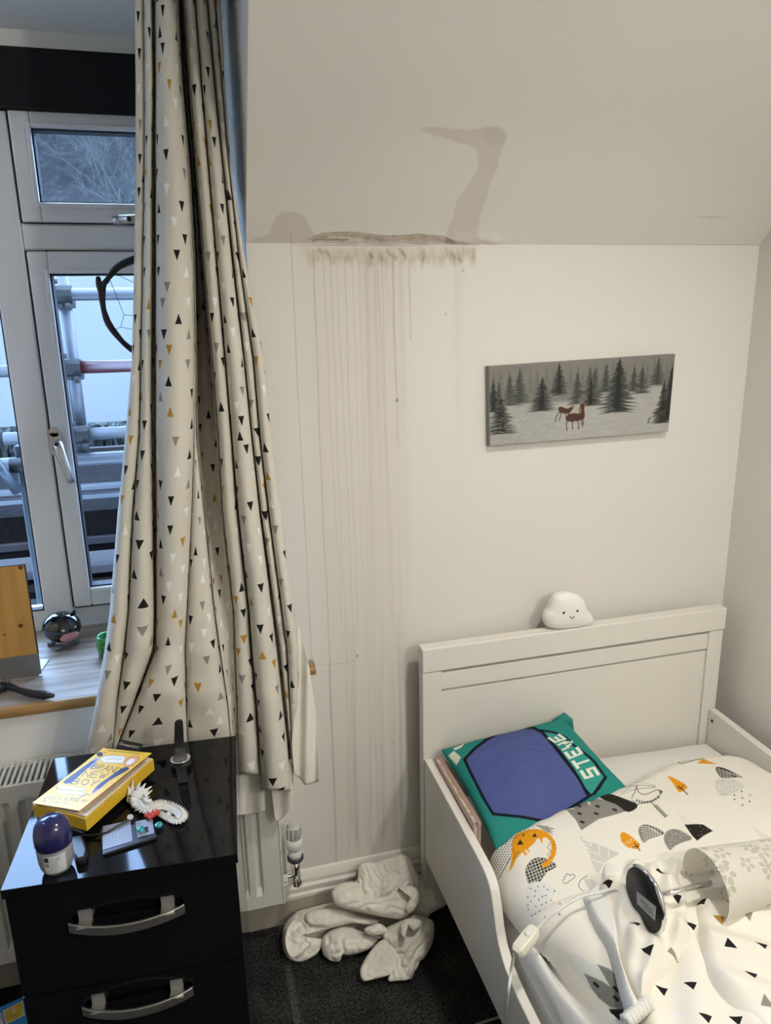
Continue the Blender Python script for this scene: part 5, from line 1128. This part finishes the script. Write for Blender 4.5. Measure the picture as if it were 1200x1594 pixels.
for k in range(3):
    zt_, zb_ = dz0-k*dh, dz0-(k+1)*dh+.003
    if k == 2: zb_ = .05
    # handle position measured on the first two
    if k == 0: hl, hr, ht = chf(103, 1459, -.022), chf(286, 1421, -.022), chf(250, 1399)
    elif k == 1: hl, hr, ht = chf(124, 1585, -.022), chf(300, 1557, -.022), chf(270, 1533)
    hz = (hl.z+hr.z)/2-(0 if k < 2 else dh); x0, x1 = hl.x, hr.x; zh = ht.z-(0 if k < 2 else dh)
    dr = MB()   # front with a recessed scoop behind the handle
    xa_, xb_ = x0+.006, x1-.002; top_ = zh+.004; n = 9
    arc = [(xa_+(xb_-xa_)*i/(n-1), hz+.006+(top_-hz-.006)*(.45+.55*math.sin(PI*i/(n-1))**.8)) for i in range(n)]
    hole = [(xa_, hz-.004)]+arc+[(xb_, hz-.004)]
    # frame of the front around the scoop, made of strips
    f_ = MB(); lo = hz-.004; f_.box(.004, xa_, .004, .020, zb_, zt_); f_.box(xb_, CW-.004, .004, .020, zb_, zt_); f_.box(xa_, xb_, .004, .020, zb_, lo)
    for i in range(n-1):
        (a0, b0), (a1, b1) = arc[i], arc[i+1]; f_.add([(a0, .004, b0), (a1, .004, b1), (a1, .004, zt_), (a0, .004, zt_), (a0, .020, b0), (a1, .020, b1), (a1, .020, zt_), (a0, .020, zt_)], [(0, 1, 2, 3), (7, 6, 5, 4), (0, 4, 5, 1), (3, 2, 6, 7)])
    f_.box(xa_-.002, xb_+.002, .020, .030, lo-.004, top_+.004)
    f_.xf(CM); d_ = f_.build('drawer_front', 'black_gloss', ch)
    hh_ = MB(); rows_ = []; N_ = 24; v = []
    for i in range(N_+1):
        t_ = i/N_; x = x0+(x1-x0)*t_; bow = math.sin(PI*t_); y = -.004-.024*bow**.8; zc = hz-.004
        v += [(x, y, zc+.0095), (x, y+.005, zc+.0095), (x, y+.005, zc-.0085), (x, y, zc-.0085)]
    hh_.add(v, [(i*4+j, i*4+(j+1) % 4, (i+1)*4+(j+1) % 4, (i+1)*4+j) for i in range(N_) for j in range(4)]+[(0, 1, 2, 3), (N_*4+3, N_*4+2, N_*4+1, N_*4)])
    for xx in (x0+.028, x1-.028): hh_.box(xx-.012, xx+.012, -.018, .004, hz-.002, hz+.0035)
    hh_.xf(CM).build('handle', 'brushed', d_, bevel=.0012)
    for xx in (x0+.028, x1-.028): MB().box(xx-.011, xx+.011, .001, .021, hz+.003, hz+.022).xf(CM).build('handle_post', 'steel', d_)

# ---- things on the chest
zc = CH
def on(px_, py_, h=0): return onZ(px_, py_, CH+h)
M['yellow'] = mat('yellow_book_cover', (.68, .43, .03), .35, spec=.5); M['cream'] = mat('cream_pages', (.72, .62, .48), .8)
bk = thing('paperback_book', 'thick yellow paperback titled BRAND NEW BOY on the black chest', 'book', on(140, 1240))
zb0, zb1 = .014, .040
A_, B_, C_, D_ = on(50, 1252, zb1), on(162, 1167, zb1), on(239, 1181, zb1), on(133, 1275, zb1)
# square the outline up: length along A->B, width along A->D
dn = Vector((0, 0, -(zb1-zb0)))
def quad(n_, pts, d, m_, par, **k): return MB().prism(pts, d).build(n_, m_, par, **k)
quad('back_cover', [A_, B_, C_, D_], dn*.999, 'yellow', bk, bevel=.001)
ins = lambda a, b, c, d, k_: [x+((a+b+c+d)/4-x)*k_ for x in (a, b, c, d)]
quad('page_block', [p+Vector((0, 0, .003)) for p in ins(A_, B_, C_, D_, .035)], Vector((0, 0, -.004)), 'cream', bk)
cA, cB, cC, cD = on(50, 1250, .046), on(161, 1164, .047), on(236, 1172, .054), on(124, 1262, .050)
n_, m_ = 320, 420; s, t = np.meshgrid(np.linspace(0, 1, n_), np.linspace(0, 1, m_))
# s across A->D, t from top edge (B,C) to bottom (A,D)
Pq = ((1-s)*(1-t))[..., None]*np.array(cB)+(s*(1-t))[..., None]*np.array(cC)+(s*t)[..., None]*np.array(cD)+((1-s)*t)[..., None]*np.array(cA)
px, py = pix(Pq); pt = Paint(px, py, srgb(240, 190, 62), aa=.55)
def c7(l): return [(40+x/4.615, 1120+y/4.615) for x, y in l]
INK = srgb(24, 22, 30); PWH = srgb(236, 228, 226); PNV = srgb(36, 42, 92)
pt.poly(crom(c7([(540, 275), (590, 258), (700, 262), (715, 275), (705, 300), (680, 315), (560, 308), (542, 292)]), 3, True), PWH); pt.line(crom(c7([(540, 275), (590, 258), (700, 262), (715, 275), (705, 300), (680, 315), (560, 308), (542, 292)]), 3, True), .5, INK)
pt.line(c7([(575, 282), (690, 284)]), .45, INK)
pt.poly(crom(c7([(710, 310), (735, 275), (780, 262), (815, 268), (805, 300), (770, 325), (730, 338), (708, 330)]), 3, True), srgb(226, 160, 110)); pt.line(crom(c7([(710, 310), (735, 275), (780, 262), (815, 268), (805, 300), (770, 325), (730, 338), (708, 330)]), 3, True), .5, INK); pt.poly(crom(c7([(722, 312), (750, 285), (785, 285), (765, 315), (735, 325)]), 3, True), PWH)
pt.poly(crom(c7([(510, 240), (545, 235), (555, 255), (535, 268), (515, 262)]), 3, True), INK); pt.poly(c7([(500, 272), (530, 275), (500, 320), (470, 360), (440, 340)]), srgb(150, 150, 190)); pt.poly(c7([(470, 300), (510, 290), (330, 455), (290, 462), (265, 455), (290, 430)]), PNV)
pt.poly(crom(c7([(690, 350), (735, 342), (742, 355), (720, 372), (600, 440), (540, 490), (490, 525), (480, 520), (520, 470), (590, 420)]), 3, True), PNV); pt.poly(c7([(540, 490), (490, 527), (470, 535), (510, 500)]), srgb(120, 120, 190))
for yy in (0, 32): pt.poly(crom(c7([(230, 490+yy), (250, 472+yy), (420, 495+yy), (415, 512+yy), (380, 508+yy), (250, 498+yy)]), 3, True), PWH); pt.line(crom(c7([(230, 490+yy), (250, 472+yy), (420, 495+yy), (415, 512+yy), (380, 508+yy), (250, 498+yy)]), 3, True), .4, INK)
for l in [[(215, 480), (228, 495), (222, 505)], [(160, 552), (130, 570), (150, 580)], [(385, 560), (440, 535), (460, 540)], [(400, 585), (430, 575), (435, 585), (410, 592)], [(120, 585), (135, 580), (138, 600)], [(750, 335), (765, 325), (770, 335)], [(575, 235), (560, 240)]]: pt.line(c7(l), .8, INK)
FONT = {'A': [[(0, 0), (.5, 1), (1, 0)], [(.2, .4), (.8, .4)]], 'B': [[(0, 0), (0, 1), (.8, .9), (.8, .6), (0, .52), (.95, .4), (.9, .05), (0, 0)]], 'C': [[(1, .85), (.4, 1), (0, .5), (.4, 0), (1, .15)]], 'D': [[(0, 0), (0, 1), (.7, .85), (1, .5), (.7, .12), (0, 0)]], 'E': [[(1, 1), (0, 1), (0, 0), (1, 0)], [(0, .5), (.8, .5)]],
 'H': [[(0, 0), (0, 1)], [(1, 0), (1, 1)], [(0, .5), (1, .5)]], 'I': [[(.5, 0), (.5, 1)]], 'K': [[(0, 0), (0, 1)], [(1, 1), (0, .45), (1, 0)]], 'L': [[(0, 1), (0, 0), (.9, 0)]], 'M': [[(0, 0), (.05, 1), (.5, .4), (.95, 1), (1, 0)]], 'N': [[(0, 0), (0, 1), (1, 0), (1, 1)]], 'O': [[(.5, 0), (0, .4), (.15, .9), (.6, 1), (1, .6), (.85, .1), (.5, 0)]],
 'R': [[(0, 0), (0, 1), (.9, .85), (.8, .55), (0, .5), (1, 0)]], 'S': [[(.95, .9), (.4, 1), (.05, .75), (.9, .35), (.6, 0), (0, .1)]], 'T': [[(0, 1), (1, 1)], [(.5, 1), (.5, 0)]], 'U': [[(0, 1), (.05, .2), (.5, 0), (.95, .2), (1, 1)]], 'V': [[(0, 1), (.5, 0), (1, 1)]], 'W': [[(0, 1), (.25, 0), (.5, .7), (.75, 0), (1, 1)]], 'Y': [[(0, 1), (.5, .5), (1, 1)], [(.5, .5), (.4, 0)]], ' ': []}
def text(P_, txt, p0, p1, up, wd, col, gap=.25, al=1):
    """stroke lettering along p0->p1 (first to past-last letter), letter height vector up"""
    n = len(txt); d = ((p1[0]-p0[0])/n, (p1[1]-p0[1])/n)
    for i, c_ in enumerate(txt):
        for st in FONT[c_]: P_.line([(p0[0]+d[0]*(i+x*(1-gap))+up[0]*y, p0[1]+d[1]*(i+x*(1-gap))+up[1]*y) for x, y in st], wd, col, al)
def cc(x, y): return c7([(x, y)])[0]
text(pt, 'BRAND', cc(468, 352), cc(672, 388), (34/4.615, -38/4.615), .9, INK)
text(pt, 'NEW', cc(400, 410), cc(580, 425), (34/4.615, -42/4.615), .9, INK)
text(pt, 'BOY', cc(320, 462), cc(515, 480), (34/4.615, -40/4.615), 1.0, INK)
text(pt, 'DAVID ALMOND', cc(162, 572), cc(385, 592), (14/4.615, -26/4.615), .5, INK)
text(pt, 'ILLUSTRATED BY MARTA ALTES'[:24], cc(155, 592), cc(335, 612), (5/4.615, -8/4.615), .35, INK, al=.8)
for yy, x0_, x1_ in ((208, 575, 860), (222, 590, 820)): 
    for i in range(24): x = x0_+(x1_-x0_)*i/24; pt.line(c7([(x, yy+(x-575)*.10), (x+7, yy+(x-575)*.10)]), .9, INK, .8)
M['book_print'] = colmat('printed_book_cover', .3, spec=.5)
o = gridmesh('front_cover', Pq, 'book_print', pt.c, parent=bk, flip=True); o.modifiers.new('thickness', 'SOLIDIFY').thickness = .0012
m = MB()    # serrated print along the first page edge
for i in range(44):
    f_ = i/44; p = A_.lerp(B_, f_); e0 = D_.lerp(C_, .06+.86*f_)+Vector((0, 0, .0034)); inw = (A_-D_).normalized(); m.prism([e0+inw*.004, e0+inw*.015, e0+inw*.015+(C_-D_).normalized()*.0008, e0+inw*.004+(C_-D_).normalized()*.0008], (0, 0, .0003))
m.build('page_lettering', mat('faded_print', (.32, .24, .17), .8), bk)
bm_ = [on(184, 1164, .034), on(186, 1151, .034), on(223, 1159, .034), on(216, 1170, .034)]
bt = thing('bookmark', 'black card bookmark with white lettering sticking out of the yellow book', 'bookmark', on(200, 1160))
MB().prism([bm_[0]+(bm_[0]-bm_[1])*.3, bm_[1], bm_[2], bm_[3]+(bm_[3]-bm_[2])*.3], (0, 0, .0008)).build('card', 'black_plastic', bt)
n_, m_ = 300, 110; s, t = np.meshgrid(np.linspace(.03, .97, n_), np.linspace(.03, .97, m_)); q = [np.array(x)+np.array((0, 0, .0011)) for x in (bm_[1], bm_[2], bm_[3], bm_[0])]
Pq = ((1-s)*(1-t))[..., None]*q[0]+(s*(1-t))[..., None]*q[1]+(s*t)[..., None]*q[2]+((1-s)*t)[..., None]*q[3]
px, py = pix(Pq); pt = Paint(px, py, (.012, .012, .013), aa=.25)
pt.line(c7([(668, 178), (690, 162), (708, 184), (668, 178)]), .6, PWH); text(pt, 'BOOKTRUST', cc(714, 190), cc(812, 208), (1.0/4.6, -12/4.615), .34, PWH, .25)
gridmesh('card_print', Pq, 'book_print', pt.c, parent=bt, flip=True)
# black power bank under the book
pbk = thing('power_bank', 'black plastic box under the yellow book', 'power bank', on(95, 1285))
q = [on(56, 1270, .013), on(70, 1255, .013), on(140, 1272, .013), on(128, 1296, .013)]; MB().prism(q, (0, 0, -.0125)).build('case', 'black_plastic', pbk, bevel=.003)
ad = thing('charger_plug', 'black plug between the deodorant and the card wallet', 'charger', on(122, 1320))
q = [on(108, 1302, .016), on(128, 1298, .016), on(136, 1322, .016), on(133, 1334, .016), on(118, 1338, .016)]; MB().prism(q, (0, 0, -.0155)).build('plug_body', 'black_plastic', ad, bevel=.004)
MB().tube([tuple(p) for p in crom([tuple(on(*a)) for a in [(127, 1300, .006), (145, 1300, .006), (165, 1296, .008), (182, 1286, .010), (200, 1277, .010)]], 6)], .0022, 8).build('charging_cable', 'black_plastic', ad)
p = on(203, 1276, .008); MB().lathe([(.0055, 0), (.0055, .003)], p+Vector((0, 0, .004)), (.1, -.3, 1)).build('button_disc', mat('pale_disc', (.5, .5, .44), .4), ad)
# deodorant
M['navy'] = mat('navy_gloss_cap', (.018, .018, .09), .18, coat=.3); M['clear_grey'] = mat('translucent_grey_bottle', (.40, .41, .42), .22, trans=.35, ior=1.3); M['label_w'] = colmat('bottle_label', .35)
db = on(90, 1352); do_ = thing('deodorant', 'roll-on deodorant with navy dome cap standing on the black chest', 'deodorant', db)
r0 = .0305
MB().lathe([(.0, 0), (.016, 0), (.022, .004), (.026, .012), (.028, .022), (.0290, .05), (.0270, .054), (.0, .054)], db, n=40, cap=False).build('bottle', 'clear_grey', do_)
MB().lathe([(.028, .0515), (.0300, .053), (.0305, .060), (.0300, .075), (.0275, .087), (.022, .096), (.013, .102), (.0, .104)], db, n=40, cap=False).build('cap', 'navy', do_)
n_, m_ = 90, 70; s, t = np.meshgrid(np.linspace(-1, 1, n_), np.linspace(0, 1, m_)); a0 = math.atan2(CAM.y-db.y, CAM.x-db.x)-.10; an = a0+s*.62; hh = .047-.036*t; rr_ = np.interp(hh, [0, .012, .022, .05], [.018, .0262, .0282, .0292])+.0004
Pq = np.stack([db.x+rr_*np.cos(an), db.y+rr_*np.sin(an), db.z+hh], -1); pt = Paint((s+1)*50, t*70, srgb(206, 208, 210), aa=1)
pt.poly([(3, 4), (24, 4), (24, 22), (3, 22)], srgb(40, 40, 60)); pt.poly([(4, 27), (24, 27), (24, 30), (4, 30)], INK); pt.poly([(4, 34), (24, 34), (24, 38), (4, 38)], INK); 
for i in range(14): pt.line([(30, 8+i*3.1), (30+26+(i*7 % 13), 8+i*3.1)], .8, srgb(70, 70, 80), .8)
for i in range(5): pt.line([(60+i*3, 8), (60+i*3, 20)], 1, srgb(90, 90, 100))
gridmesh('label', Pq, 'label_w', pt.c, parent=do_, flip=False)
# card wallet
wl = thing('card_wallet', 'black card wallet showing two pale printed cards on the black chest', 'wallet', on(190, 1300))
q = [on(155, 1290, .006), on(238, 1272, .006), on(244, 1303, .006), on(160, 1330, .006)]; MB().prism(q, (0, 0, -.0055)).build('wallet_body', mat('black_leather', (.012, .013, .017), .35), wl, bevel=.002)
def card(pl, name):
    q = [np.array(on(*a, .0068)) for a in pl]; n_, m_ = 90, 60; s, t = np.meshgrid(np.linspace(0, 1, n_), np.linspace(0, 1, m_))
    Pq = ((1-s)*(1-t))[..., None]*q[0]+(s*(1-t))[..., None]*q[1]+(s*t)[..., None]*q[2]+((1-s)*t)[..., None]*q[3]; pt = Paint(s*90, t*60, srgb(150, 156, 172), aa=1)
    return Pq, pt
Pq, pt = card([(160, 1286), (203, 1277), (206, 1309), (160, 1323)], 'card')
for i in range(9):
    for j in range(7): pt.line([(4+j*12, 5+i*6), (4+j*12+rs.uniform(3, 9), 5+i*6)], 1.1, srgb(70, 74, 90), .7)
gridmesh('left_card', Pq, 'label_w', pt.c, parent=wl, flip=True)
Pq, pt = card([(211, 1279), (237, 1273), (240, 1297), (214, 1304)], 'card')
pt.poly([(42, 28), (62, 28), (62, 50), (42, 50)], INK); pt.line([(6, 8), (28, 8)], 3, srgb(60, 62, 74)); pt.line([(6, 14), (24, 14)], 2, srgb(60, 62, 74))
gridmesh('right_card', Pq, 'label_w', pt.c, parent=wl, flip=True)
# gems
M['teal_gem'] = mat('teal_resin', (.06, .42, .42), .12, trans=.5); M['red_gem'] = mat('red_resin', (.62, .07, .04), .25, trans=.2)
for i, (x, y, lab) in enumerate([(219, 1293, 'small teal resin gem lying on the wallet card'), (247, 1286, 'small teal resin gem beside the wallet, nearest the dragon tail')]):
    p = on(x, y, .010 if i == 0 else .004); m = MB()
    m.ball(p+Vector((0, 0, .003)), (.0075, .0085, .0042), 8, 6)
    m.sm = [False]*len(m.sm); tag(m.build('resin_gem', 'teal_gem'), lab, 'gem', 'teal gems')
p = on(237, 1270, .010); m = MB()
for dx, dy_, r_ in [(-.008, .001, .007), (0, 0, .008), (.008, .003, .007), (-.003, -.008, .005), (.004, .007, .005)]: m.ball(p+Vector((dx, dy_, .003)), (r_, r_, r_*.8), 7, 5)
m.sm = [False]*len(m.sm); tag(m.build('resin_gem', 'red_gem'), 'red resin gem cluster lying against the white dragon', 'gem')
# articulated white dragon
M['dragon'] = mat('white_printed_plastic', (.72, .71, .65), .5)
dg_ = thing('dragon_toy', 'white articulated plastic dragon toy curled on the black chest', 'toy', on(245, 1262))
path = crom([tuple(on(*a)) for a in [(222, 1250, .012), (228, 1257, .012), (240, 1256, .013), (252, 1253, .013), (266, 1256, .012), (279, 1263, .010), (284, 1271, .008), (279, 1278, .007), (268, 1276, .006), (256, 1270, .006), (248, 1265, .006)]], 4)
m = MB(); N_ = len(path)
for i, p in enumerate(path):
    f_ = i/(N_-1); r_ = .0105*(1-f_*.62); t_ = Vector(path[min(i+1, N_-1)])-Vector(path[max(i-1, 0)]); t_.normalize(); sd_ = t_.cross(Vector((0, 0, 1))).normalized(); c_ = Vector(p)
    m.ball(c_, (r_, r_, r_*.75), 8, 6)
    for s_ in (-1, 1): e = c_+sd_*s_*r_*1.7-t_*.002; m.tube([c_+sd_*s_*r_*.5, e], [r_*.45, .0006], 5)
    m.tube([c_+Vector((0, 0, r_*.5)), c_+Vector((0, 0, r_*1.5))+t_*.002], [r_*.4, .0005], 5)
m.sm = [False]*len(m.sm); m.build('dragon_body', 'dragon', dg_)
m = MB(); hc = on(213, 1239, .016); hdv = (on(205, 1247, .01)-on(216, 1232, .02)).normalized(); 
for dx, dy_, dz_, r_ in [(0, 0, 0, .013), (-.004, -.010, -.003, .010), (-.003, -.019, -.006, .007), (.006, .006, .002, .012), (.014, .004, .0, .008)]: m.ball(hc+Vector((dx, dy_, dz_)), (r_, r_, r_*.8), 9, 7)
for a, b in [((205, 1232, .02), (207, 1213, .04)), ((213, 1228, .022), (219, 1217, .036)), ((202, 1238, .018), (200, 1223, .03)), ((222, 1234, .02), (236, 1224, .026)), ((224, 1240, .016), (237, 1230, .016)), ((219, 1230, .02), (227, 1219, .03)), ((222, 1246, .016), (233, 1240, .012)), ((201, 1246, .01), (199, 1236, .012))]:
    m.tube([on(*a), on(*b)], [.005, .0008], 6)
m.sm = [False]*len(m.sm); m.build('dragon_head', 'dragon', dg_)
# leg pieces around
m = MB()
for x, y in [(224, 1262), (232, 1266), (238, 1262), (217, 1256), (246, 1262), (262, 1268)]:
    p = on(x, y, .006); m.ball(p, (.006, .005, .005), 7, 5); m.tube([p, p+Vector((sr.uniform(-.01, .01), -.008, -.002))], [.003, .001], 5)
m.sm = [False]*len(m.sm); m.build('dragon_legs', 'dragon', dg_)
# watch with upright strap
wt = thing('wrist_watch', 'black wrist watch with its strap standing upright on the black chest', 'watch', on(281, 1186))
cw = on(281, 1184, .012)
m = MB(); m.lathe([(.0, 0), (.019, 0), (.021, .003), (.021, .010), (.017, .012), (.0, .012)], cw-Vector((0, 0, .011)), n=36, cap=False); m.build('watch_case', 'black_plastic', wt)
MB().lathe([(.0195, 0), (.0215, .001), (.0205, .004)], cw+Vector((0, .001, .0015)), (0, .1, 1), n=36).build('case_ring', 'chrome', wt)
tp = onY(277, 1119, cw.y); bt_ = Vector((cw.x, cw.y, CH+.01)); dv = (tp-bt_); L_ = dv.length
m = MB(); secs = [(0, .016), (.12, .014), (.22, .0105), (.5, .010), (.85, .009), (.94, .0085), (.99, .006), (1.0, .003)]; v = []
wd_ = Vector((.96, .27, 0)); th_ = Vector((-.27, .96, 0))
for f_, w_ in secs:
    c_ = bt_+dv*f_+th_*.004*math.sin(f_*5)
    v += [c_-wd_*w_-th_*.0016, c_+wd_*w_-th_*.0016, c_+wd_*w_+th_*.0016, c_-wd_*w_+th_*.0016]
m.add(v, [(i*4+j, i*4+(j+1) % 4, (i+1)*4+(j+1) % 4, (i+1)*4+j) for i in range(len(secs)-1) for j in range(4)]+[(3, 2, 1, 0), (28, 29, 30, 31)]); m.build('strap', 'brush', wt, bevel=.001)
m = MB(); v = []
for f_ in np.linspace(0, 1, 7):
    c_ = Vector((cw.x, cw.y, CH))+Vector((.004*f_, -.055*f_-.012, .011-.0085*f_)); w_ = .011-.002*f_
    v += [c_-Vector((w_, 0, .0014)), c_+Vector((w_, 0, -.0014)), c_+Vector((w_, 0, .0014)), c_+Vector((-w_, 0, .0014))]
m.add(v, [(i*4+j, i*4+(j+1) % 4, (i+1)*4+(j+1) % 4, (i+1)*4+j) for i in range(6) for j in range(4)]+[(3, 2, 1, 0), (24, 25, 26, 27)]); m.build('strap', 'brush', wt)

# ---- magazine on the floor by the chest, and a small grey box behind
M['blue_cover'] = colmat('blue_magazine_cover', .3, spec=.5)
hz_ = .20
q = [np.array(onZ(a, b, hz_)) for a, b in [(-60, 1595), (35, 1552), (80, 1640), (-20, 1690)]]; n_, m_ = 160, 150; s, t = np.meshgrid(np.linspace(0, 1, n_), np.linspace(0, 1, m_))
Pq = ((1-s)*(1-t))[..., None]*q[0]+(s*(1-t))[..., None]*q[1]+(s*t)[..., None]*q[2]+((1-s)*t)[..., None]*q[3]; px, py = pix(Pq); pt = Paint(px, py, srgb(28, 128, 190), aa=.6)
pt.poly([(5, 1574), (35, 1558), (38, 1580), (10, 1594)], srgb(206, 176, 60)); pt.line([(5, 1574), (35, 1558), (38, 1580), (10, 1594), (5, 1574)], .9, PWH); pt.dot(22, 1573, 2.6, PWH); pt.dot(22, 1573, 1.1, srgb(190, 80, 50))
for x, y in [(14, 1581), (18, 1584), (22, 1582), (26, 1580), (12, 1587), (24, 1586)]: pt.line([(x, y), (x+2, y-3)], 1, srgb(120, 70, 30), .8)
pt.poly([(-10, 1583), (2, 1577), (8, 1596), (-10, 1600)], srgb(210, 200, 210)); pt.line([(1, 1580), (6, 1594)], 1.6, srgb(130, 60, 110))
mg = thing('magazine', 'blue magazine with yellow panel standing on the pile left of the chest', 'magazine', (float(Pq[..., 0].mean()), float(Pq[..., 1].mean()), 0))
gridmesh('cover', Pq, 'blue_cover', pt.c, parent=mg, flip=True)
MB().prism([tuple(x-np.array((0, 0, .0006))) for x in q], (0, 0, -.008)).build('pages', 'pages', mg)
qc = sum(q)/4; bxx = thing('storage_box', 'grey box on the carpet under the blue magazine', 'box', (qc[0], qc[1], 0))
MB().prism([tuple(qc+(x-qc)*.8-np.array((0, 0, hz_)))[:2]+(.001,) for x in q], (0, 0, hz_-.0105)).build('box_body', mat('grey_card', (.10, .10, .10), .8), bxx)
# ------------------------------------------------------------------ crumpled towel on the floor
M['towel'] = mat('off_white_terry', srgb(240, 234, 221), .95, spec=.1, bump=(420, .5, .003), sheen=.3)
TV, TF = [], []
def cz7(l): return [(360+x/3, 1200+y/3) for x, y in l]
def tblob(out, basepx, slope, lift, h, ruf=None, ex=.5, nr=26, na=120, tuck=.02, core=None, seed=0):
    """one fold of cloth: outline measured in the photo, lying on a sloping support that meets the floor under basepx"""
    b = onZ(*cz7([basepx])[0], 0); y0 = b.y; nrm_ = Vector((0, -slope, 1)).normalized()
    o2 = crom(cz7(out), 8, True); d = np.r_[0, np.cumsum(np.hypot(*np.diff(np.vstack([o2, o2[:1]]), axis=0).T))]; tt = np.linspace(0, d[-1], na+1)[:-1]
    oo = np.vstack([o2, o2[:1]]); ox = np.interp(tt, d, oo[:, 0]); oy = np.interp(tt, d, oo[:, 1])
    cx, cy = cz7([core])[0] if core else (ox.mean(), oy.mean())
    n0 = len(TV); p0 = Vector((0, y0, 0))+nrm_*lift
    for i in range(nr+1):
        f_ = i/nr; bul = (1-f_**2)**ex
        for j in range(na):
            x, y = cx+(ox[j]-cx)*f_, cy+(oy[j]-cy)*f_; dr = ray(x, y); k_ = (p0-CAM).dot(nrm_)/dr.dot(nrm_); p = CAM+dr*k_
            up_ = h*bul-tuck*(1 if i == nr else 0)
            if ruf:
                (rx, ry), fr, am = ruf; s_ = (x*rx+y*ry)*fr; w_ = noise.noise((x*.05+seed, y*.05, 1))*2.5; up_ += am*(abs(math.sin(s_+w_))**.7-.5)*min(1, (1-f_)*5)
            up_ += .004*noise.noise((x*.12+seed*3, y*.12, 2))*min(1, (1-f_)*5)+.0015*noise.noise((x*.4, y*.4, seed))
            q = p-dr.normalized()*up_
            if q.z < .003: q.z = .003
            if q.y > -.024: q.y = -.024
            TV.append(tuple(q))
    for i in range(nr):
        for j in range(na):
            if i == 0: TF.append((n0+j, n0+na+j, n0+na+(j+1) % na)) if True else None
            else: TF.append((n0+i*na+j, n0+(i+1)*na+j, n0+(i+1)*na+(j+1) % na, n0+i*na+(j+1) % na))
# grey smooth cloth in the shade by the bed, rear mound, then the folds from back to front
tblob([(850, 470), (905, 500), (1000, 560), (1008, 620), (930, 670), (900, 720), (800, 720), (780, 560)], (900, 760), .55, .0, .03, seed=1, ex=.6)
tblob([(330, 660), (470, 600), (600, 560), (760, 560), (880, 640), (900, 760), (800, 860), (640, 850), (480, 860), (330, 820)], (480, 900), .5, -.04, .012, seed=20)
tblob([(600, 450), (680, 420), (760, 395), (800, 385), (835, 400), (855, 450), (880, 520), (860, 600), (780, 640), (640, 640), (560, 620), (560, 540), (590, 500)], (640, 900), .75, .01, .03, ruf=((.9, -.35), .34, .016), seed=2)
tblob([(600, 440), (650, 425), (690, 440), (720, 500), (730, 570), (700, 620), (640, 600), (600, 560), (590, 500)], (640, 900), .75, .03, .025, ruf=((1, -.3), .25, .010), seed=12)
tblob([(700, 500), (740, 470), (800, 480), (840, 520), (800, 560), (760, 600), (730, 640), (700, 600), (690, 545)], (640, 900), .75, .035, .03, ruf=((.8, .6), .3, .008), seed=13)
tblob([(465, 575), (490, 540), (530, 522), (590, 520), (620, 560), (660, 580), (720, 630), (790, 650), (820, 600), (790, 560), (830, 545), (870, 560), (878, 600), (850, 650), (800, 690), (720, 684), (640, 668), (560, 650), (490, 628)], (600, 900), .70, .05, .030, seed=3, core=(640, 610), ex=.55, ruf=((.25, .95), .26, .007))
tblob([(780, 545), (830, 535), (868, 550), (880, 590), (862, 640), (830, 665), (812, 640), (830, 600), (820, 570)], (640, 900), .75, .075, .02, seed=14, core=(848, 598))
tblob([(700, 760), (780, 700), (850, 670), (925, 690), (948, 720), (940, 800), (905, 870), (870, 905), (850, 960), (832, 980), (790, 940), (760, 850)], (830, 985), .45, .0, .045, ruf=((.75, .55), .20, .014), seed=4, core=(840, 800))
tblob([(240, 745), (262, 700), (310, 655), (350, 642), (420, 642), (480, 640), (540, 680), (560, 710), (470, 722), (400, 722), (362, 735), (350, 770), (400, 790), (440, 790), (410, 850), (370, 880), (320, 897), (268, 882), (242, 830)], (300, 895), .45, .0, .045, seed=5, core=(315, 770), ruf=((.3, .9), .17, .008))
tblob([(255, 760), (290, 700), (330, 700), (352, 740), (350, 790), (372, 810), (330, 850), (285, 868), (258, 830)], (300, 895), .45, .045, -.022, seed=15, ex=.8, tuck=.0)
tblob([(345, 668), (420, 645), (520, 650), (600, 680), (690, 700), (660, 720), (560, 712), (470, 730), (400, 726), (355, 712)], (480, 895), .5, .03, .025, seed=16)
tblob([(420, 800), (440, 760), (500, 728), (560, 728), (600, 745), (660, 770), (690, 795), (650, 835), (560, 862), (520, 862), (505, 892), (460, 890), (430, 860)], (480, 897), .45, .01, .045, seed=6, core=(530, 800), ruf=((.9, .3), .14, .012))
tblob([(620, 740), (650, 722), (690, 712), (725, 735), (720, 755), (680, 768), (640, 765)], (640, 900), .6, .05, .02, seed=17)
tblob([(720, 770), (760, 750), (800, 760), (860, 820), (880, 890), (850, 950), (830, 978), (780, 984), (730, 980), (760, 900)], (790, 984), .4, .012, .022, ruf=((.9, -.5), .22, .008), seed=7)
tblob([(600, 935), (618, 890), (650, 840), (700, 790), (760, 775), (800, 800), (828, 880), (835, 905), (800, 935), (740, 955), (690, 968), (615, 982)], (640, 984), .38, .025, .018, seed=8, ex=.4, core=(730, 880))
tblob([(800, 700), (850, 690), (885, 700), (880, 730), (850, 745), (850, 720), (825, 730), (810, 780), (790, 760)], (830, 985), .5, .07, .018, seed=18, core=(825, 715))
me = D.meshes.new('towel'); me.from_pydata(TV, [], TF); me.materials.append(M['towel']); me.polygons.foreach_set('use_smooth', [True]*len(TF)); me.update()
tw_ = D.objects.new('towel', me); COL.objects.link(tw_)
tag(tw_, 'crumpled off-white towel heaped on the carpet between radiator valve and bed', 'towel')
